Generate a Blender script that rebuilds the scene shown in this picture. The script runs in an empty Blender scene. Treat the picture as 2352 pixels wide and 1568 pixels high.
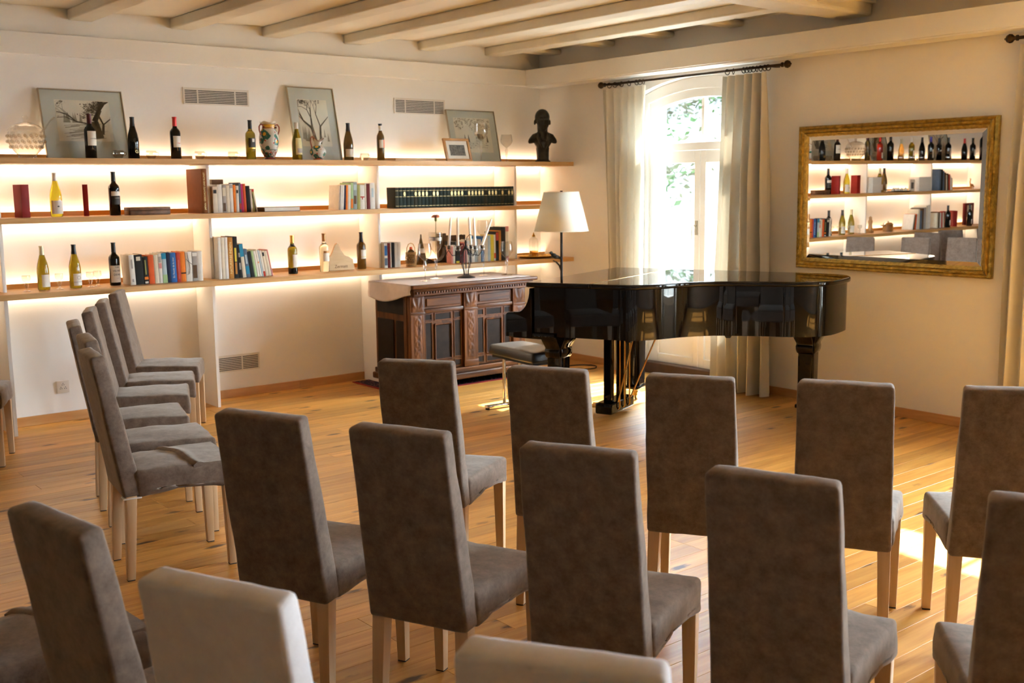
import bpy, bmesh, math, random
from mathutils import Vector, Matrix, noise

sc = bpy.context.scene
col = sc.collection
R = math.radians
PI = math.pi
random.seed(7)

# ------------------------------------------------------------------ camera
CAM_POS = Vector((-6.8045, -7.9161, 1.64))
YAW, PITCH, ROLL = 0.68231, 0.14384, -0.010985
fw = Vector((math.sin(YAW) * math.cos(PITCH), math.cos(YAW) * math.cos(PITCH), -math.sin(PITCH)))
r0 = Vector((math.cos(YAW), -math.sin(YAW), 0))
u0 = r0.cross(fw)
rr = r0 * math.cos(ROLL) + u0 * math.sin(ROLL)
uu = -r0 * math.sin(ROLL) + u0 * math.cos(ROLL)
cd = bpy.data.cameras.new('camera')
cd.sensor_width = 36.0
cd.lens = 36.0 * 2455.92 / 2352.0
cd.clip_start = 0.05
cd.clip_end = 200
cd.dof.use_dof = True
cd.dof.focus_distance = 4.6
cd.dof.aperture_fstop = 4.8
co = bpy.data.objects.new('camera', cd)
col.objects.link(co)
co.matrix_world = Matrix(((rr.x, uu.x, -fw.x, CAM_POS.x), (rr.y, uu.y, -fw.y, CAM_POS.y), (rr.z, uu.z, -fw.z, CAM_POS.z), (0, 0, 0, 1)))
sc.camera = co

# ------------------------------------------------------------------ view, world, sun
vs = sc.view_settings
vs.view_transform = 'Standard'
vs.look = 'None'
vs.gamma = 1.0
vs.use_curve_mapping = False
vs.exposure = 2.05
sc.cycles.use_denoising = True
sc.cycles.max_bounces = 7
sc.cycles.diffuse_bounces = 4
sc.cycles.glossy_bounces = 3
sc.cycles.transmission_bounces = 5
sc.cycles.transparent_max_bounces = 12
sc.cycles.sample_clamp_indirect = 6.0
sc.cycles.use_adaptive_sampling = True
sc.cycles.adaptive_threshold = 0.06
sc.cycles.caustics_reflective = False
sc.cycles.caustics_refractive = False

w = bpy.data.worlds.new('world')
sc.world = w
w.use_nodes = True
wn = w.node_tree
bg = wn.nodes['Background']
bg.inputs['Color'].default_value = (0.72, 0.86, 1.0, 1)
bg.inputs['Strength'].default_value = 20.0

SUN_DIR = Vector((-1.0, -0.04, -0.85)).normalized()
sl = bpy.data.lights.new('sun', 'SUN')
sl.energy = 14.0
sl.angle = R(0.6)
sl.color = (1.0, 0.97, 0.92)
so = bpy.data.objects.new('sun', sl)
col.objects.link(so)
so.rotation_euler = SUN_DIR.to_track_quat('-Z', 'Y').to_euler()

# sampling portals in the window openings (they guide the sky's own light, they add none)
for yk in (-1.93, -5.60, -7.50, -9.40):
    pl_ = bpy.data.lights.new('window_portal', 'AREA')
    pl_.shape = 'RECTANGLE'; pl_.size = 1.24; pl_.size_y = 2.5
    pl_.cycles.is_portal = True
    po_ = bpy.data.objects.new('window_portal', pl_)
    col.objects.link(po_)
    po_.matrix_world = Matrix.Translation((0.36, yk, 1.27)) @ Vector((-1, 0, 0)).to_track_quat('-Z', 'Z').to_matrix().to_4x4() 

LED_STRENGTH = 8.0
LED_COLOR = (1.0, 0.84, 0.63)

# ------------------------------------------------------------------ material helpers
def nmat(name):
    m = bpy.data.materials.new(name)
    m.use_nodes = True
    nt = m.node_tree
    return m, nt, nt.nodes['Principled BSDF']

def setp(b, color=None, rough=None, metal=None, spec=None, **kw):
    if color is not None:
        b.inputs['Base Color'].default_value = (*color, 1)
    if rough is not None:
        b.inputs['Roughness'].default_value = rough
    if metal is not None:
        b.inputs['Metallic'].default_value = metal
    if spec is not None:
        b.inputs['Specular IOR Level'].default_value = spec
    for k, v in kw.items():
        b.inputs[k].default_value = v

def plain(name, color, rough=0.5, metal=0.0, var=0.06, scale=6.0, bump=0.0, bscale=60.0, **kw):
    """principled with a little procedural tone variation and optional fine bump"""
    m, nt, b = nmat(name)
    setp(b, color, rough, metal, **kw)
    N, L = nt.nodes, nt.links
    tc = N.new('ShaderNodeTexCoord')
    if var > 0:
        n = N.new('ShaderNodeTexNoise')
        n.inputs['Scale'].default_value = scale
        n.inputs['Detail'].default_value = 4
        L.new(tc.outputs['Object'], n.inputs['Vector'])
        r = N.new('ShaderNodeValToRGB')
        r.color_ramp.elements[0].color = (*[c * (1 - var) for c in color], 1)
        r.color_ramp.elements[1].color = (*[min(1, c * (1 + var)) for c in color], 1)
        r.color_ramp.elements[0].position = 0.3
        r.color_ramp.elements[1].position = 0.7
        L.new(n.outputs['Fac'], r.inputs['Fac'])
        L.new(r.outputs['Color'], b.inputs['Base Color'])
    if bump > 0:
        n2 = N.new('ShaderNodeTexNoise')
        n2.inputs['Scale'].default_value = bscale
        n2.inputs['Detail'].default_value = 3
        L.new(tc.outputs['Object'], n2.inputs['Vector'])
        bp = N.new('ShaderNodeBump')
        bp.inputs['Strength'].default_value = bump
        bp.inputs['Distance'].default_value = 0.01
        L.new(n2.outputs['Fac'], bp.inputs['Height'])
        L.new(bp.outputs['Normal'], b.inputs['Normal'])
    return m

def wood(name, c0, c1, stretch=(1, 12, 12), scale=2.0, rough=0.4, knots=0.0, rnd=0.0, knot_col=(0.03, 0.012, 0.004), coat=0.0, grain=0.15, spec=0.5):
    m, nt, b = nmat(name)
    setp(b, c0, rough, spec=spec)
    if coat:
        b.inputs['Coat Weight'].default_value = coat
        b.inputs['Coat Roughness'].default_value = 0.15
    N, L = nt.nodes, nt.links
    tc = N.new('ShaderNodeTexCoord')
    oi = N.new('ShaderNodeObjectInfo')
    ml = N.new('ShaderNodeVectorMath'); ml.operation = 'MULTIPLY_ADD'
    cx = N.new('ShaderNodeCombineXYZ')
    mm = N.new('ShaderNodeMath'); mm.operation = 'MULTIPLY'; mm.inputs[1].default_value = 37.0
    L.new(oi.outputs['Random'], mm.inputs[0])
    for k in range(3):
        L.new(mm.outputs[0], cx.inputs[k])
    L.new(tc.outputs['Object'], ml.inputs[0])
    ml.inputs[1].default_value = stretch
    L.new(cx.outputs[0], ml.inputs[2])
    n = N.new('ShaderNodeTexNoise')
    n.inputs['Scale'].default_value = scale
    n.inputs['Detail'].default_value = 6
    n.inputs['Distortion'].default_value = 0.6
    L.new(ml.outputs[0], n.inputs['Vector'])
    r = N.new('ShaderNodeValToRGB')
    r.color_ramp.elements[0].color = (*c0, 1); r.color_ramp.elements[0].position = 0.32
    r.color_ramp.elements[1].color = (*c1, 1); r.color_ramp.elements[1].position = 0.68
    L.new(n.outputs['Fac'], r.inputs['Fac'])
    out = r.outputs['Color']
    if rnd > 0:
        hs = N.new('ShaderNodeHueSaturation')
        mr = N.new('ShaderNodeMapRange')
        mr.inputs['To Min'].default_value = 1 - rnd
        mr.inputs['To Max'].default_value = 1 + rnd
        L.new(oi.outputs['Random'], mr.inputs['Value'])
        L.new(mr.outputs[0], hs.inputs['Value'])
        L.new(out, hs.inputs['Color'])
        out = hs.outputs['Color']
    if knots > 0:
        vo = N.new('ShaderNodeTexVoronoi')
        vo.inputs['Scale'].default_value = 1.0
        ml2 = N.new('ShaderNodeVectorMath'); ml2.operation = 'MULTIPLY_ADD'
        L.new(tc.outputs['Object'], ml2.inputs[0])
        ml2.inputs[1].default_value = (2.9, 8.5, 0.0)
        L.new(cx.outputs[0], ml2.inputs[2])
        L.new(ml2.outputs[0], vo.inputs['Vector'])
        nn = N.new('ShaderNodeTexNoise'); nn.inputs['Scale'].default_value = 9
        L.new(ml2.outputs[0], nn.inputs['Vector'])
        ad = N.new('ShaderNodeMath'); ad.operation = 'MULTIPLY_ADD'
        ad.inputs[1].default_value = 0.16
        L.new(nn.outputs['Fac'], ad.inputs[0])
        L.new(vo.outputs['Distance'], ad.inputs[2])
        kr = N.new('ShaderNodeValToRGB')
        kr.color_ramp.elements[0].position = 0.18; kr.color_ramp.elements[0].color = (1, 1, 1, 1)
        kr.color_ramp.elements[1].position = 0.28; kr.color_ramp.elements[1].color = (0, 0, 0, 1)
        L.new(ad.outputs[0], kr.inputs['Fac'])
        km = N.new('ShaderNodeMath'); km.operation = 'MULTIPLY'; km.inputs[1].default_value = knots
        L.new(kr.outputs['Color'], km.inputs[0])
        mx = N.new('ShaderNodeMix'); mx.data_type = 'RGBA'
        L.new(km.outputs[0], mx.inputs['Factor'])
        L.new(out, mx.inputs['A'])
        mx.inputs['B'].default_value = (*knot_col, 1)
        out = mx.outputs['Result']
    L.new(out, b.inputs['Base Color'])
    bp = N.new('ShaderNodeBump')
    bp.inputs['Strength'].default_value = grain
    bp.inputs['Distance'].default_value = 0.002
    L.new(n.outputs['Fac'], bp.inputs['Height'])
    L.new(bp.outputs['Normal'], b.inputs['Normal'])
    return m

def fabric(name, c0, c1, scale=14.0, sheen=0.35, bump=0.25, weave=420.0, mottle=(0.35, 0.65)):
    m, nt, b = nmat(name)
    setp(b, c0, 0.9, spec=0.15)
    b.inputs['Sheen Weight'].default_value = sheen
    b.inputs['Sheen Roughness'].default_value = 0.45
    b.inputs['Sheen Tint'].default_value = (1.0, 0.93, 0.84, 1)
    N, L = nt.nodes, nt.links
    tc = N.new('ShaderNodeTexCoord')
    oi = N.new('ShaderNodeObjectInfo')
    va = N.new('ShaderNodeVectorMath'); va.operation = 'ADD'
    mm = N.new('ShaderNodeMath'); mm.operation = 'MULTIPLY'; mm.inputs[1].default_value = 11.0
    L.new(oi.outputs['Random'], mm.inputs[0])
    L.new(tc.outputs['Object'], va.inputs[0]); L.new(mm.outputs[0], va.inputs[1])
    n = N.new('ShaderNodeTexNoise')
    n.inputs['Scale'].default_value = scale; n.inputs['Detail'].default_value = 10; n.inputs['Roughness'].default_value = 0.78
    L.new(va.outputs[0], n.inputs['Vector'])
    r = N.new('ShaderNodeValToRGB')
    r.color_ramp.elements[0].color = (*c0, 1); r.color_ramp.elements[0].position = mottle[0]
    r.color_ramp.elements[1].color = (*c1, 1); r.color_ramp.elements[1].position = mottle[1]
    L.new(n.outputs['Fac'], r.inputs['Fac'])
    L.new(r.outputs['Color'], b.inputs['Base Color'])
    n2 = N.new('ShaderNodeTexNoise'); n2.inputs['Scale'].default_value = weave; n2.inputs['Detail'].default_value = 2
    L.new(tc.outputs['Object'], n2.inputs['Vector'])
    bp = N.new('ShaderNodeBump'); bp.inputs['Strength'].default_value = bump; bp.inputs['Distance'].default_value = 0.001
    L.new(n2.outputs['Fac'], bp.inputs['Height'])
    L.new(bp.outputs['Normal'], b.inputs['Normal'])
    return m

def thin_glass(name, tint=(1, 1, 1), gloss=1.0, base=0.04):
    m = bpy.data.materials.new(name); m.use_nodes = True
    nt = m.node_tree; N, L = nt.nodes, nt.links
    N.remove(N['Principled BSDF'])
    t = N.new('ShaderNodeBsdfTransparent'); t.inputs['Color'].default_value = (*tint, 1)
    g = N.new('ShaderNodeBsdfGlossy'); g.inputs['Roughness'].default_value = 0.02
    lw = N.new('ShaderNodeLayerWeight'); lw.inputs['Blend'].default_value = 0.5
    pw = N.new('ShaderNodeMath'); pw.operation = 'POWER'; pw.inputs[1].default_value = 4.0
    L.new(lw.outputs['Facing'], pw.inputs[0])
    mu = N.new('ShaderNodeMath'); mu.operation = 'MULTIPLY_ADD'; mu.inputs[1].default_value = 0.9 * gloss; mu.inputs[2].default_value = base
    mu.use_clamp = True
    L.new(pw.outputs[0], mu.inputs[0])
    mx = N.new('ShaderNodeMixShader')
    L.new(mu.outputs[0], mx.inputs[0]); L.new(t.outputs[0], mx.inputs[1]); L.new(g.outputs[0], mx.inputs[2])
    L.new(mx.outputs[0], N['Material Output'].inputs['Surface'])
    return m

def emit(name, color, strength):
    m = bpy.data.materials.new(name); m.use_nodes = True
    nt = m.node_tree; N, L = nt.nodes, nt.links
    N.remove(N['Principled BSDF'])
    e = N.new('ShaderNodeEmission'); e.inputs['Color'].default_value = (*color, 1); e.inputs['Strength'].default_value = strength
    L.new(e.outputs[0], N['Material Output'].inputs['Surface'])
    return m

def cloth_translucent(name, color, trans=0.45):
    m, nt, b = nmat(name)
    setp(b, color, 0.95, spec=0.1)
    N, L = nt.nodes, nt.links
    tc = N.new('ShaderNodeTexCoord')
    n = N.new('ShaderNodeTexNoise'); n.inputs['Scale'].default_value = 300
    L.new(tc.outputs['Object'], n.inputs['Vector'])
    bp = N.new('ShaderNodeBump'); bp.inputs['Strength'].default_value = 0.15; bp.inputs['Distance'].default_value = 0.001
    L.new(n.outputs['Fac'], bp.inputs['Height']); L.new(bp.outputs['Normal'], b.inputs['Normal'])
    t = N.new('ShaderNodeBsdfTranslucent'); t.inputs['Color'].default_value = (*color, 1)
    mx = N.new('ShaderNodeMixShader'); mx.inputs[0].default_value = trans
    L.new(b.outputs[0], mx.inputs[1]); L.new(t.outputs[0], mx.inputs[2])
    L.new(mx.outputs[0], N['Material Output'].inputs['Surface'])
    return m

# ------------------------------------------------------------------ mesh helpers
class MB:
    def __init__(s):
        s.v = []; s.f = []
    def add(s, vs, fs):
        o = len(s.v)
        s.v += [tuple(p) for p in vs]
        s.f += [tuple(i + o for i in f) for f in fs]
        return s
    def hexa(s, p):
        return s.add(p, [(0, 3, 2, 1), (4, 5, 6, 7), (0, 1, 5, 4), (1, 2, 6, 5), (2, 3, 7, 6), (3, 0, 4, 7)])
    def box(s, x0, x1, y0, y1, z0, z1):
        return s.hexa([(x0, y0, z0), (x1, y0, z0), (x1, y1, z0), (x0, y1, z0), (x0, y0, z1), (x1, y0, z1), (x1, y1, z1), (x0, y1, z1)])
    def cbox(s, cx, cy, cz, dx, dy, dz, rz=0.0):
        c, sn = math.cos(rz), math.sin(rz)
        P = []
        for z in (cz - dz / 2, cz + dz / 2):
            for a, b in ((-1, -1), (1, -1), (1, 1), (-1, 1)):
                x, y = a * dx / 2, b * dy / 2
                P.append((cx + c * x - sn * y, cy + sn * x + c * y, z))
        return s.hexa(P)
    def lathe(s, prof, seg=20, c=(0, 0, 0), a0=0.0, a1=2 * PI, cap=True, xs=1.0, ys=1.0):
        full = abs(a1 - a0 - 2 * PI) < 1e-6
        n = seg if full else seg + 1
        vs, fs = [], []
        for r, z in prof:
            for k in range(n):
                a = a0 + (a1 - a0) * k / seg
                vs.append((c[0] + r * math.cos(a) * xs, c[1] + r * math.sin(a) * ys, c[2] + z))
        for i in range(len(prof) - 1):
            for k in range(seg):
                k2 = (k + 1) % n
                fs.append((i * n + k, i * n + k2, (i + 1) * n + k2, (i + 1) * n + k))
        if cap and full:
            if prof[0][0] > 1e-6:
                fs.append(tuple(range(n - 1, -1, -1)))
            if prof[-1][0] > 1e-6:
                fs.append(tuple((len(prof) - 1) * n + k for k in range(n)))
        return s.add(vs, fs)
    def tube(s, pts, r, seg=8, closed=False):
        pts = [Vector(p) for p in pts]
        n = len(pts)
        rs = r if isinstance(r, (list, tuple)) else [r] * n
        vs, fs = [], []
        up = Vector((0, 0, 1))
        prev = None
        for i, p in enumerate(pts):
            if closed:
                t = pts[(i + 1) % n] - pts[i - 1]
            else:
                t = pts[min(i + 1, n - 1)] - pts[max(i - 1, 0)]
            t.normalize()
            if prev is None:
                a = t.cross(up)
                if a.length < 1e-3:
                    a = t.cross(Vector((1, 0, 0)))
                a.normalize()
            else:
                a = prev - t * prev.dot(t)
                if a.length < 1e-6:
                    a = t.cross(up)
                a.normalize()
            prev = a
            b = t.cross(a)
            for k in range(seg):
                an = 2 * PI * k / seg
                vs.append(p + (a * math.cos(an) + b * math.sin(an)) * rs[i])
        m = n if closed else n - 1
        for i in range(m):
            j = (i + 1) % n
            for k in range(seg):
                k2 = (k + 1) % seg
                fs.append((i * seg + k, i * seg + k2, j * seg + k2, j * seg + k))
        if not closed:
            fs.append(tuple(range(seg - 1, -1, -1)))
            fs.append(tuple((n - 1) * seg + k for k in range(seg)))
        return s.add(vs, fs)
    def prism(s, poly, a, b, axis='z'):
        """poly of 2D points extruded a..b along axis: z -> (x,y), y -> (x,z), x -> (y,z)"""
        def P(q, t):
            return (q[0], q[1], t) if axis == 'z' else ((q[0], t, q[1]) if axis == 'y' else (t, q[0], q[1]))
        n = len(poly)
        vs = [P(q, a) for q in poly] + [P(q, b) for q in poly]
        fs = [tuple(range(n - 1, -1, -1)), tuple(range(n, 2 * n))]
        for k in range(n):
            k2 = (k + 1) % n
            fs.append((k, k2, n + k2, n + k))
        return s.add(vs, fs)
    def ball(s, c, rx, ry=None, rz=None, seg=14, rings=9):
        ry = ry or rx; rz = rz or rx
        vs, fs = [], []
        for i in range(1, rings):
            t = PI * i / rings
            for k in range(seg):
                a = 2 * PI * k / seg
                vs.append((c[0] + rx * math.sin(t) * math.cos(a), c[1] + ry * math.sin(t) * math.sin(a), c[2] - rz * math.cos(t)))
        lo = len(vs); vs.append((c[0], c[1], c[2] - rz)); vs.append((c[0], c[1], c[2] + rz))
        for i in range(rings - 2):
            for k in range(seg):
                k2 = (k + 1) % seg
                fs.append((i * seg + k, i * seg + k2, (i + 1) * seg + k2, (i + 1) * seg + k))
        for k in range(seg):
            k2 = (k + 1) % seg
            fs.append((lo, k2, k)); fs.append((lo + 1, (rings - 2) * seg + k, (rings - 2) * seg + k2))
        return s.add(vs, fs)
    def xf(s, M):
        s.v = [tuple(M @ Vector(p)) for p in s.v]
        return s
    def mesh(s, name, mat, smooth=30, bevel=0.0, seg=2, flip_fix=True):
        me = bpy.data.meshes.new(name)
        me.from_pydata(s.v, [], s.f)
        bm = bmesh.new(); bm.from_mesh(me)
        if flip_fix:
            bmesh.ops.recalc_face_normals(bm, faces=bm.faces)
        if bevel > 0:
            ed = [e for e in bm.edges if len(e.link_faces) == 2 and e.calc_face_angle(0) > R(28)]
            bmesh.ops.bevel(bm, geom=ed, offset=bevel, offset_type='OFFSET', segments=seg, profile=0.5, affect='EDGES', clamp_overlap=True)
        bm.to_mesh(me); bm.free()
        if smooth is not None:
            for p in me.polygons:
                p.use_smooth = True
            me.set_sharp_from_angle(angle=R(smooth))
            if bevel > 0:
                for p in me.polygons:
                    if p.area > 0.015:
                        p.use_smooth = False
        if mat is not None:
            for q in (mat if isinstance(mat, (list, tuple)) else [mat]):
                me.materials.append(q)
        return me
    def build(s, name, mat, parent=None, loc=None, rz=None, **kw):
        return mobj(name, s.mesh(name, mat, **kw), parent, loc, rz)

def mobj(name, me, parent=None, loc=None, rz=None):
    o = bpy.data.objects.new(name, me)
    col.objects.link(o)
    if parent is not None:
        o.parent = parent
    if loc is not None:
        o.location = loc
    if rz is not None:
        o.rotation_euler[2] = rz
    return o

def tag(o, label, cat, group=None, kind=None):
    o['label'] = label
    o['category'] = cat
    if group:
        o['group'] = group
    if kind:
        o['kind'] = kind
    return o

def thing(name, label, cat, loc=(0, 0, 0), rz=0.0, group=None):
    o = bpy.data.objects.new(name, None)
    o.empty_display_size = 0.1
    col.objects.link(o)
    o.location = loc
    o.rotation_euler[2] = rz
    return tag(o, label, cat, group)

def struct(o, label=None):
    o['kind'] = 'structure'
    if label:
        o['label'] = label
    return o

def copy_tree(o, parent=None):
    c = o.copy()
    col.objects.link(c)
    if parent is not None:
        c.parent = parent
    for ch in [x for x in bpy.data.objects if x.parent == o]:
        copy_tree(ch, c)
    return c

def text_mesh(body, size, mat, name='lettering', depth=0.0004, align='CENTER', space=1.0):
    cu = bpy.data.curves.new(name, 'FONT')
    cu.body = body; cu.size = size; cu.align_x = align; cu.align_y = 'CENTER'; cu.extrude = depth
    cu.space_character = space
    cu.resolution_u = 3
    o = bpy.data.objects.new(name, cu)
    col.objects.link(o)
    dg = bpy.context.evaluated_depsgraph_get()
    me = bpy.data.meshes.new_from_object(o.evaluated_get(dg))
    bpy.data.objects.remove(o)
    bpy.data.curves.remove(cu)
    me.materials.clear(); me.materials.append(mat)
    return me

ORD = ['', 'first', 'second', 'third', 'fourth', 'fifth', 'sixth', 'seventh', 'eighth', 'ninth', 'tenth', 'eleventh', 'twelfth', 'thirteenth', 'fourteenth', 'fifteenth', 'sixteenth', 'seventeenth', 'eighteenth', 'nineteenth', 'twentieth'] + ['twenty-' + q for q in ('first', 'second', 'third', 'fourth', 'fifth', 'sixth', 'seventh', 'eighth', 'ninth')] + ['thirtieth'] + ['thirty-' + q for q in ('first', 'second', 'third', 'fourth', 'fifth', 'sixth')]
# ------------------------------------------------------------------ materials
M = {}
M['wall'] = plain('painted_wall', (0.83, 0.81, 0.765), 0.85, var=0.015, scale=2, bump=0.05, bscale=140)
M['wall_warm'] = plain('painted_wall_warm', (0.82, 0.785, 0.73), 0.85, var=0.015, scale=2, bump=0.05, bscale=140)
M['white'] = plain('white_paint', (0.82, 0.80, 0.75), 0.5, var=0.01, bump=0.02)
M['ceil'] = plain('ceiling_paint', (0.82, 0.765, 0.65), 0.8, var=0.03, scale=3, bump=0.06, bscale=80)
M['beam'] = plain('beam_paint', (0.74, 0.69, 0.57), 0.6, var=0.05, scale=5, bump=0.12, bscale=22)
M['plank'] = wood('floor_wood', (0.50, 0.215, 0.034), (0.67, 0.34, 0.078), (1.1, 16, 16), 1.7, 0.38, knots=0.95, rnd=0.20, knot_col=(0.06, 0.02, 0.005))
M['joint'] = plain('floor_joint', (0.10, 0.045, 0.015), 0.9, var=0)
M['skirt'] = wood('skirting_wood', (0.50, 0.24, 0.075), (0.60, 0.32, 0.12), (1.4, 14, 14), 2.0, 0.4, knots=0.5)
M['skirtY'] = wood('skirting_wood_right', (0.50, 0.24, 0.075), (0.60, 0.32, 0.12), (14, 1.4, 14), 2.0, 0.4)
M['oak'] = wood('oak_shelf', (0.50, 0.265, 0.080), (0.60, 0.345, 0.125), (1.2, 14, 20), 2.4, 0.45, grain=0.08)
M['lip'] = wood('oak_lip', (0.60, 0.27, 0.05), (0.66, 0.33, 0.08), (1.2, 14, 20), 2.4, 0.45, grain=0.08)
M['beech'] = wood('beech_leg', (0.56, 0.37, 0.20), (0.64, 0.44, 0.26), (14, 14, 1.2), 2.4, 0.42, grain=0.06)
M['felt'] = plain('felt_pad', (0.03, 0.03, 0.03), 0.9, var=0)
M['taupe'] = fabric('taupe_velour', (0.112, 0.080, 0.061), (0.235, 0.176, 0.139), 22, 0.34, mottle=(0.34, 0.68))
M['linen'] = fabric('white_linen', (0.62, 0.60, 0.61), (0.70, 0.685, 0.69), 30, 0.1, bump=0.35, weave=260)
M['hem'] = plain('white_hem', (0.75, 0.73, 0.70), 0.9)
M['piano'] = plain('piano_lacquer', (0.0025, 0.0025, 0.003), 0.02, var=0, spec=0.42)
M['piano_matte'] = plain('piano_underside', (0.012, 0.011, 0.010), 0.5, var=0.1)
M['brass'] = plain('brass', (0.72, 0.45, 0.13), 0.22, 1.0, var=0.05)
M['chrome'] = plain('chrome', (0.75, 0.76, 0.78), 0.08, 1.0, var=0)
M['rubber'] = plain('rubber', (0.02, 0.02, 0.02), 0.7, var=0)
M['leather'] = plain('black_leather', (0.018, 0.017, 0.015), 0.32, var=0.1, bump=0.12, bscale=160)
M['ivory'] = plain('ivory_key', (0.80, 0.77, 0.70), 0.25, var=0)
M['gold'] = plain('gilt', (0.40, 0.255, 0.045), 0.36, 0.8, var=0.35, scale=30, bump=0.9, bscale=55)
M['gold2'] = plain('gilt_light', (0.52, 0.37, 0.10), 0.34, 0.8, var=0.30, scale=40, bump=0.6, bscale=90)
M['mirror'] = plain('mirror_silver', (0.86, 0.84, 0.79), 0.006, 1.0, var=0)
M['led'] = emit('led_light', LED_COLOR, LED_STRENGTH)
M['glass'] = thin_glass('clear_glass', (0.86, 0.84, 0.80), 1.4, 0.07)
M['cut2'] = thin_glass('pressed_glass', (0.80, 0.77, 0.72), 1.6, 0.12)
M['cut'] = thin_glass('cut_glass', (0.93, 0.915, 0.885), 1.7, 0.15)
M['pane'] = thin_glass('window_glass', (0.97, 0.985, 0.98), 1.0)
M['curtain'] = cloth_translucent('curtain_cloth', (0.78, 0.74, 0.66), 0.24)
M['sheer'] = cloth_translucent('curtain_lining', (0.84, 0.81, 0.74), 0.38)
M['rod'] = plain('bronze_rod', (0.045, 0.028, 0.014), 0.35, 0.7, var=0.3, scale=30)
M['bronze'] = plain('dark_bronze', (0.030, 0.024, 0.016), 0.42, 0.55, var=0.5, scale=25, bump=0.5, bscale=45)
M['iron'] = plain('black_iron', (0.012, 0.011, 0.010), 0.5, 0.4, var=0.2)
M['shade'] = cloth_translucent('lamp_shade_cloth', (0.86, 0.83, 0.73), 0.35)
M['walnut'] = wood('carved_walnut', (0.034, 0.010, 0.003), (0.16, 0.056, 0.012), (10, 10, 1.4), 2.2, 0.45, coat=0.03, spec=0.25)
M['walnutx'] = wood('carved_walnut_rail', (0.034, 0.010, 0.003), (0.16, 0.056, 0.012), (1.4, 10, 10), 2.2, 0.45, coat=0.03, spec=0.25)
M['ebony'] = plain('dark_panel', (0.016, 0.010, 0.007), 0.6, var=0.3, scale=12, spec=0.15)
M['runner'] = plain('linen_runner', (0.66, 0.56, 0.50), 0.9, var=0.04, scale=20, bump=0.15, bscale=200)
M['cable'] = plain('black_cable', (0.012, 0.012, 0.012), 0.5, var=0)
M['threshold'] = plain('dark_threshold', (0.07, 0.035, 0.02), 0.5, var=0.2, scale=12)
M['vent'] = plain('vent_white', (0.70, 0.64, 0.55), 0.5, var=0)
M['ventdark'] = plain('vent_dark', (0.02, 0.017, 0.013), 0.9, var=0)
M['candle'] = plain('candle_wax', (0.86, 0.85, 0.80), 0.5, var=0, **{'Subsurface Weight': 0.1})
M['paper'] = plain('drawing_paper', (0.86, 0.81, 0.70), 0.8, var=0.05, scale=9)
M['mat'] = plain('passepartout', (0.66, 0.68, 0.63), 0.8, var=0.02)
M['ink'] = plain('sepia_ink', (0.105, 0.080, 0.048), 0.9, var=0.35, scale=60)
M['ink2'] = plain('pale_wash', (0.40, 0.345, 0.25), 0.9, var=0.25, scale=30)
M['alu'] = plain('thin_metal_frame', (0.42, 0.36, 0.26), 0.35, 0.8, var=0)
M['pine'] = wood('pine_frame', (0.42, 0.20, 0.06), (0.50, 0.26, 0.09), (8, 8, 8), 2, 0.4)
M['pageblock'] = plain('page_block', (0.62, 0.55, 0.42), 0.9, var=0.06, scale=80)
M['goldleaf'] = plain('gold_stamping', (0.72, 0.55, 0.24), 0.4, 0.5, var=0.1, scale=50)
M['ink_black'] = plain('print_black', (0.015, 0.014, 0.013), 0.6, var=0)
M['label_white'] = plain('label_paper', (0.74, 0.69, 0.60), 0.7, var=0.03, scale=30)
M['label_yellow'] = plain('label_yellow', (0.74, 0.64, 0.32), 0.7, var=0.05, scale=30)
M['label_black'] = plain('label_black', (0.02, 0.018, 0.015), 0.6, var=0)
M['label_orange'] = plain('label_orange', (0.80, 0.13, 0.03), 0.6, var=0)
M['label_grey'] = plain('label_grey', (0.40, 0.36, 0.33), 0.7, var=0.2, scale=40)
M['foil_black'] = plain('foil_black', (0.012, 0.011, 0.010), 0.4, 0.2, var=0)
M['foil_red'] = plain('foil_red', (0.52, 0.02, 0.012), 0.35, 0.3, var=0)
M['foil_darkred'] = plain('foil_dark_red', (0.08, 0.006, 0.006), 0.35, 0.3, var=0)
M['foil_white'] = plain('foil_white', (0.72, 0.70, 0.64), 0.4, 0.1, var=0)
M['foil_gold'] = plain('foil_gold', (0.78, 0.48, 0.10), 0.3, 0.7, var=0)
M['foil_copper'] = plain('foil_copper', (0.34, 0.16, 0.05), 0.35, 0.5, var=0)
M['foil_cream'] = plain('foil_cream', (0.62, 0.55, 0.36), 0.4, 0.2, var=0)
M['foil_blue'] = plain('foil_blue', (0.04, 0.05, 0.35), 0.35, 0.4, var=0)
def bottle_glass(name, color, rough=0.04, trans=0.0):
    m, nt, b = nmat(name)
    setp(b, color, rough, **{'Transmission Weight': trans, 'IOR': 1.45})
    return m
M['g_black'] = bottle_glass('bottle_black', (0.004, 0.004, 0.0035))
M['g_olive'] = bottle_glass('bottle_olive', (0.27, 0.21, 0.012), 0.03, 0.75)
M['g_brown'] = bottle_glass('bottle_brown', (0.12, 0.07, 0.012), 0.03, 0.6)
M['g_yellow'] = bottle_glass('bottle_yellow_green', (0.72, 0.66, 0.05), 0.03, 0.8)
M['g_clear'] = bottle_glass('bottle_pale', (0.93, 0.92, 0.72), 0.02, 0.9)
M['g_red'] = bottle_glass('bottle_rose', (0.75, 0.05, 0.02), 0.03, 0.7)
M['g_amber'] = bottle_glass('bottle_amber', (0.85, 0.45, 0.10), 0.03, 0.8)
M['redbox'] = plain('red_lacquer', (0.25, 0.012, 0.008), 0.5, var=0.08, spec=0.2)
M['goldtray'] = plain('brass_tray', (0.62, 0.36, 0.06), 0.25, 0.9, var=0.15, scale=20)
M['wicker'] = plain('wicker', (0.46, 0.27, 0.10), 0.7, var=0.3, scale=60, bump=0.8, bscale=120)
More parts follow.
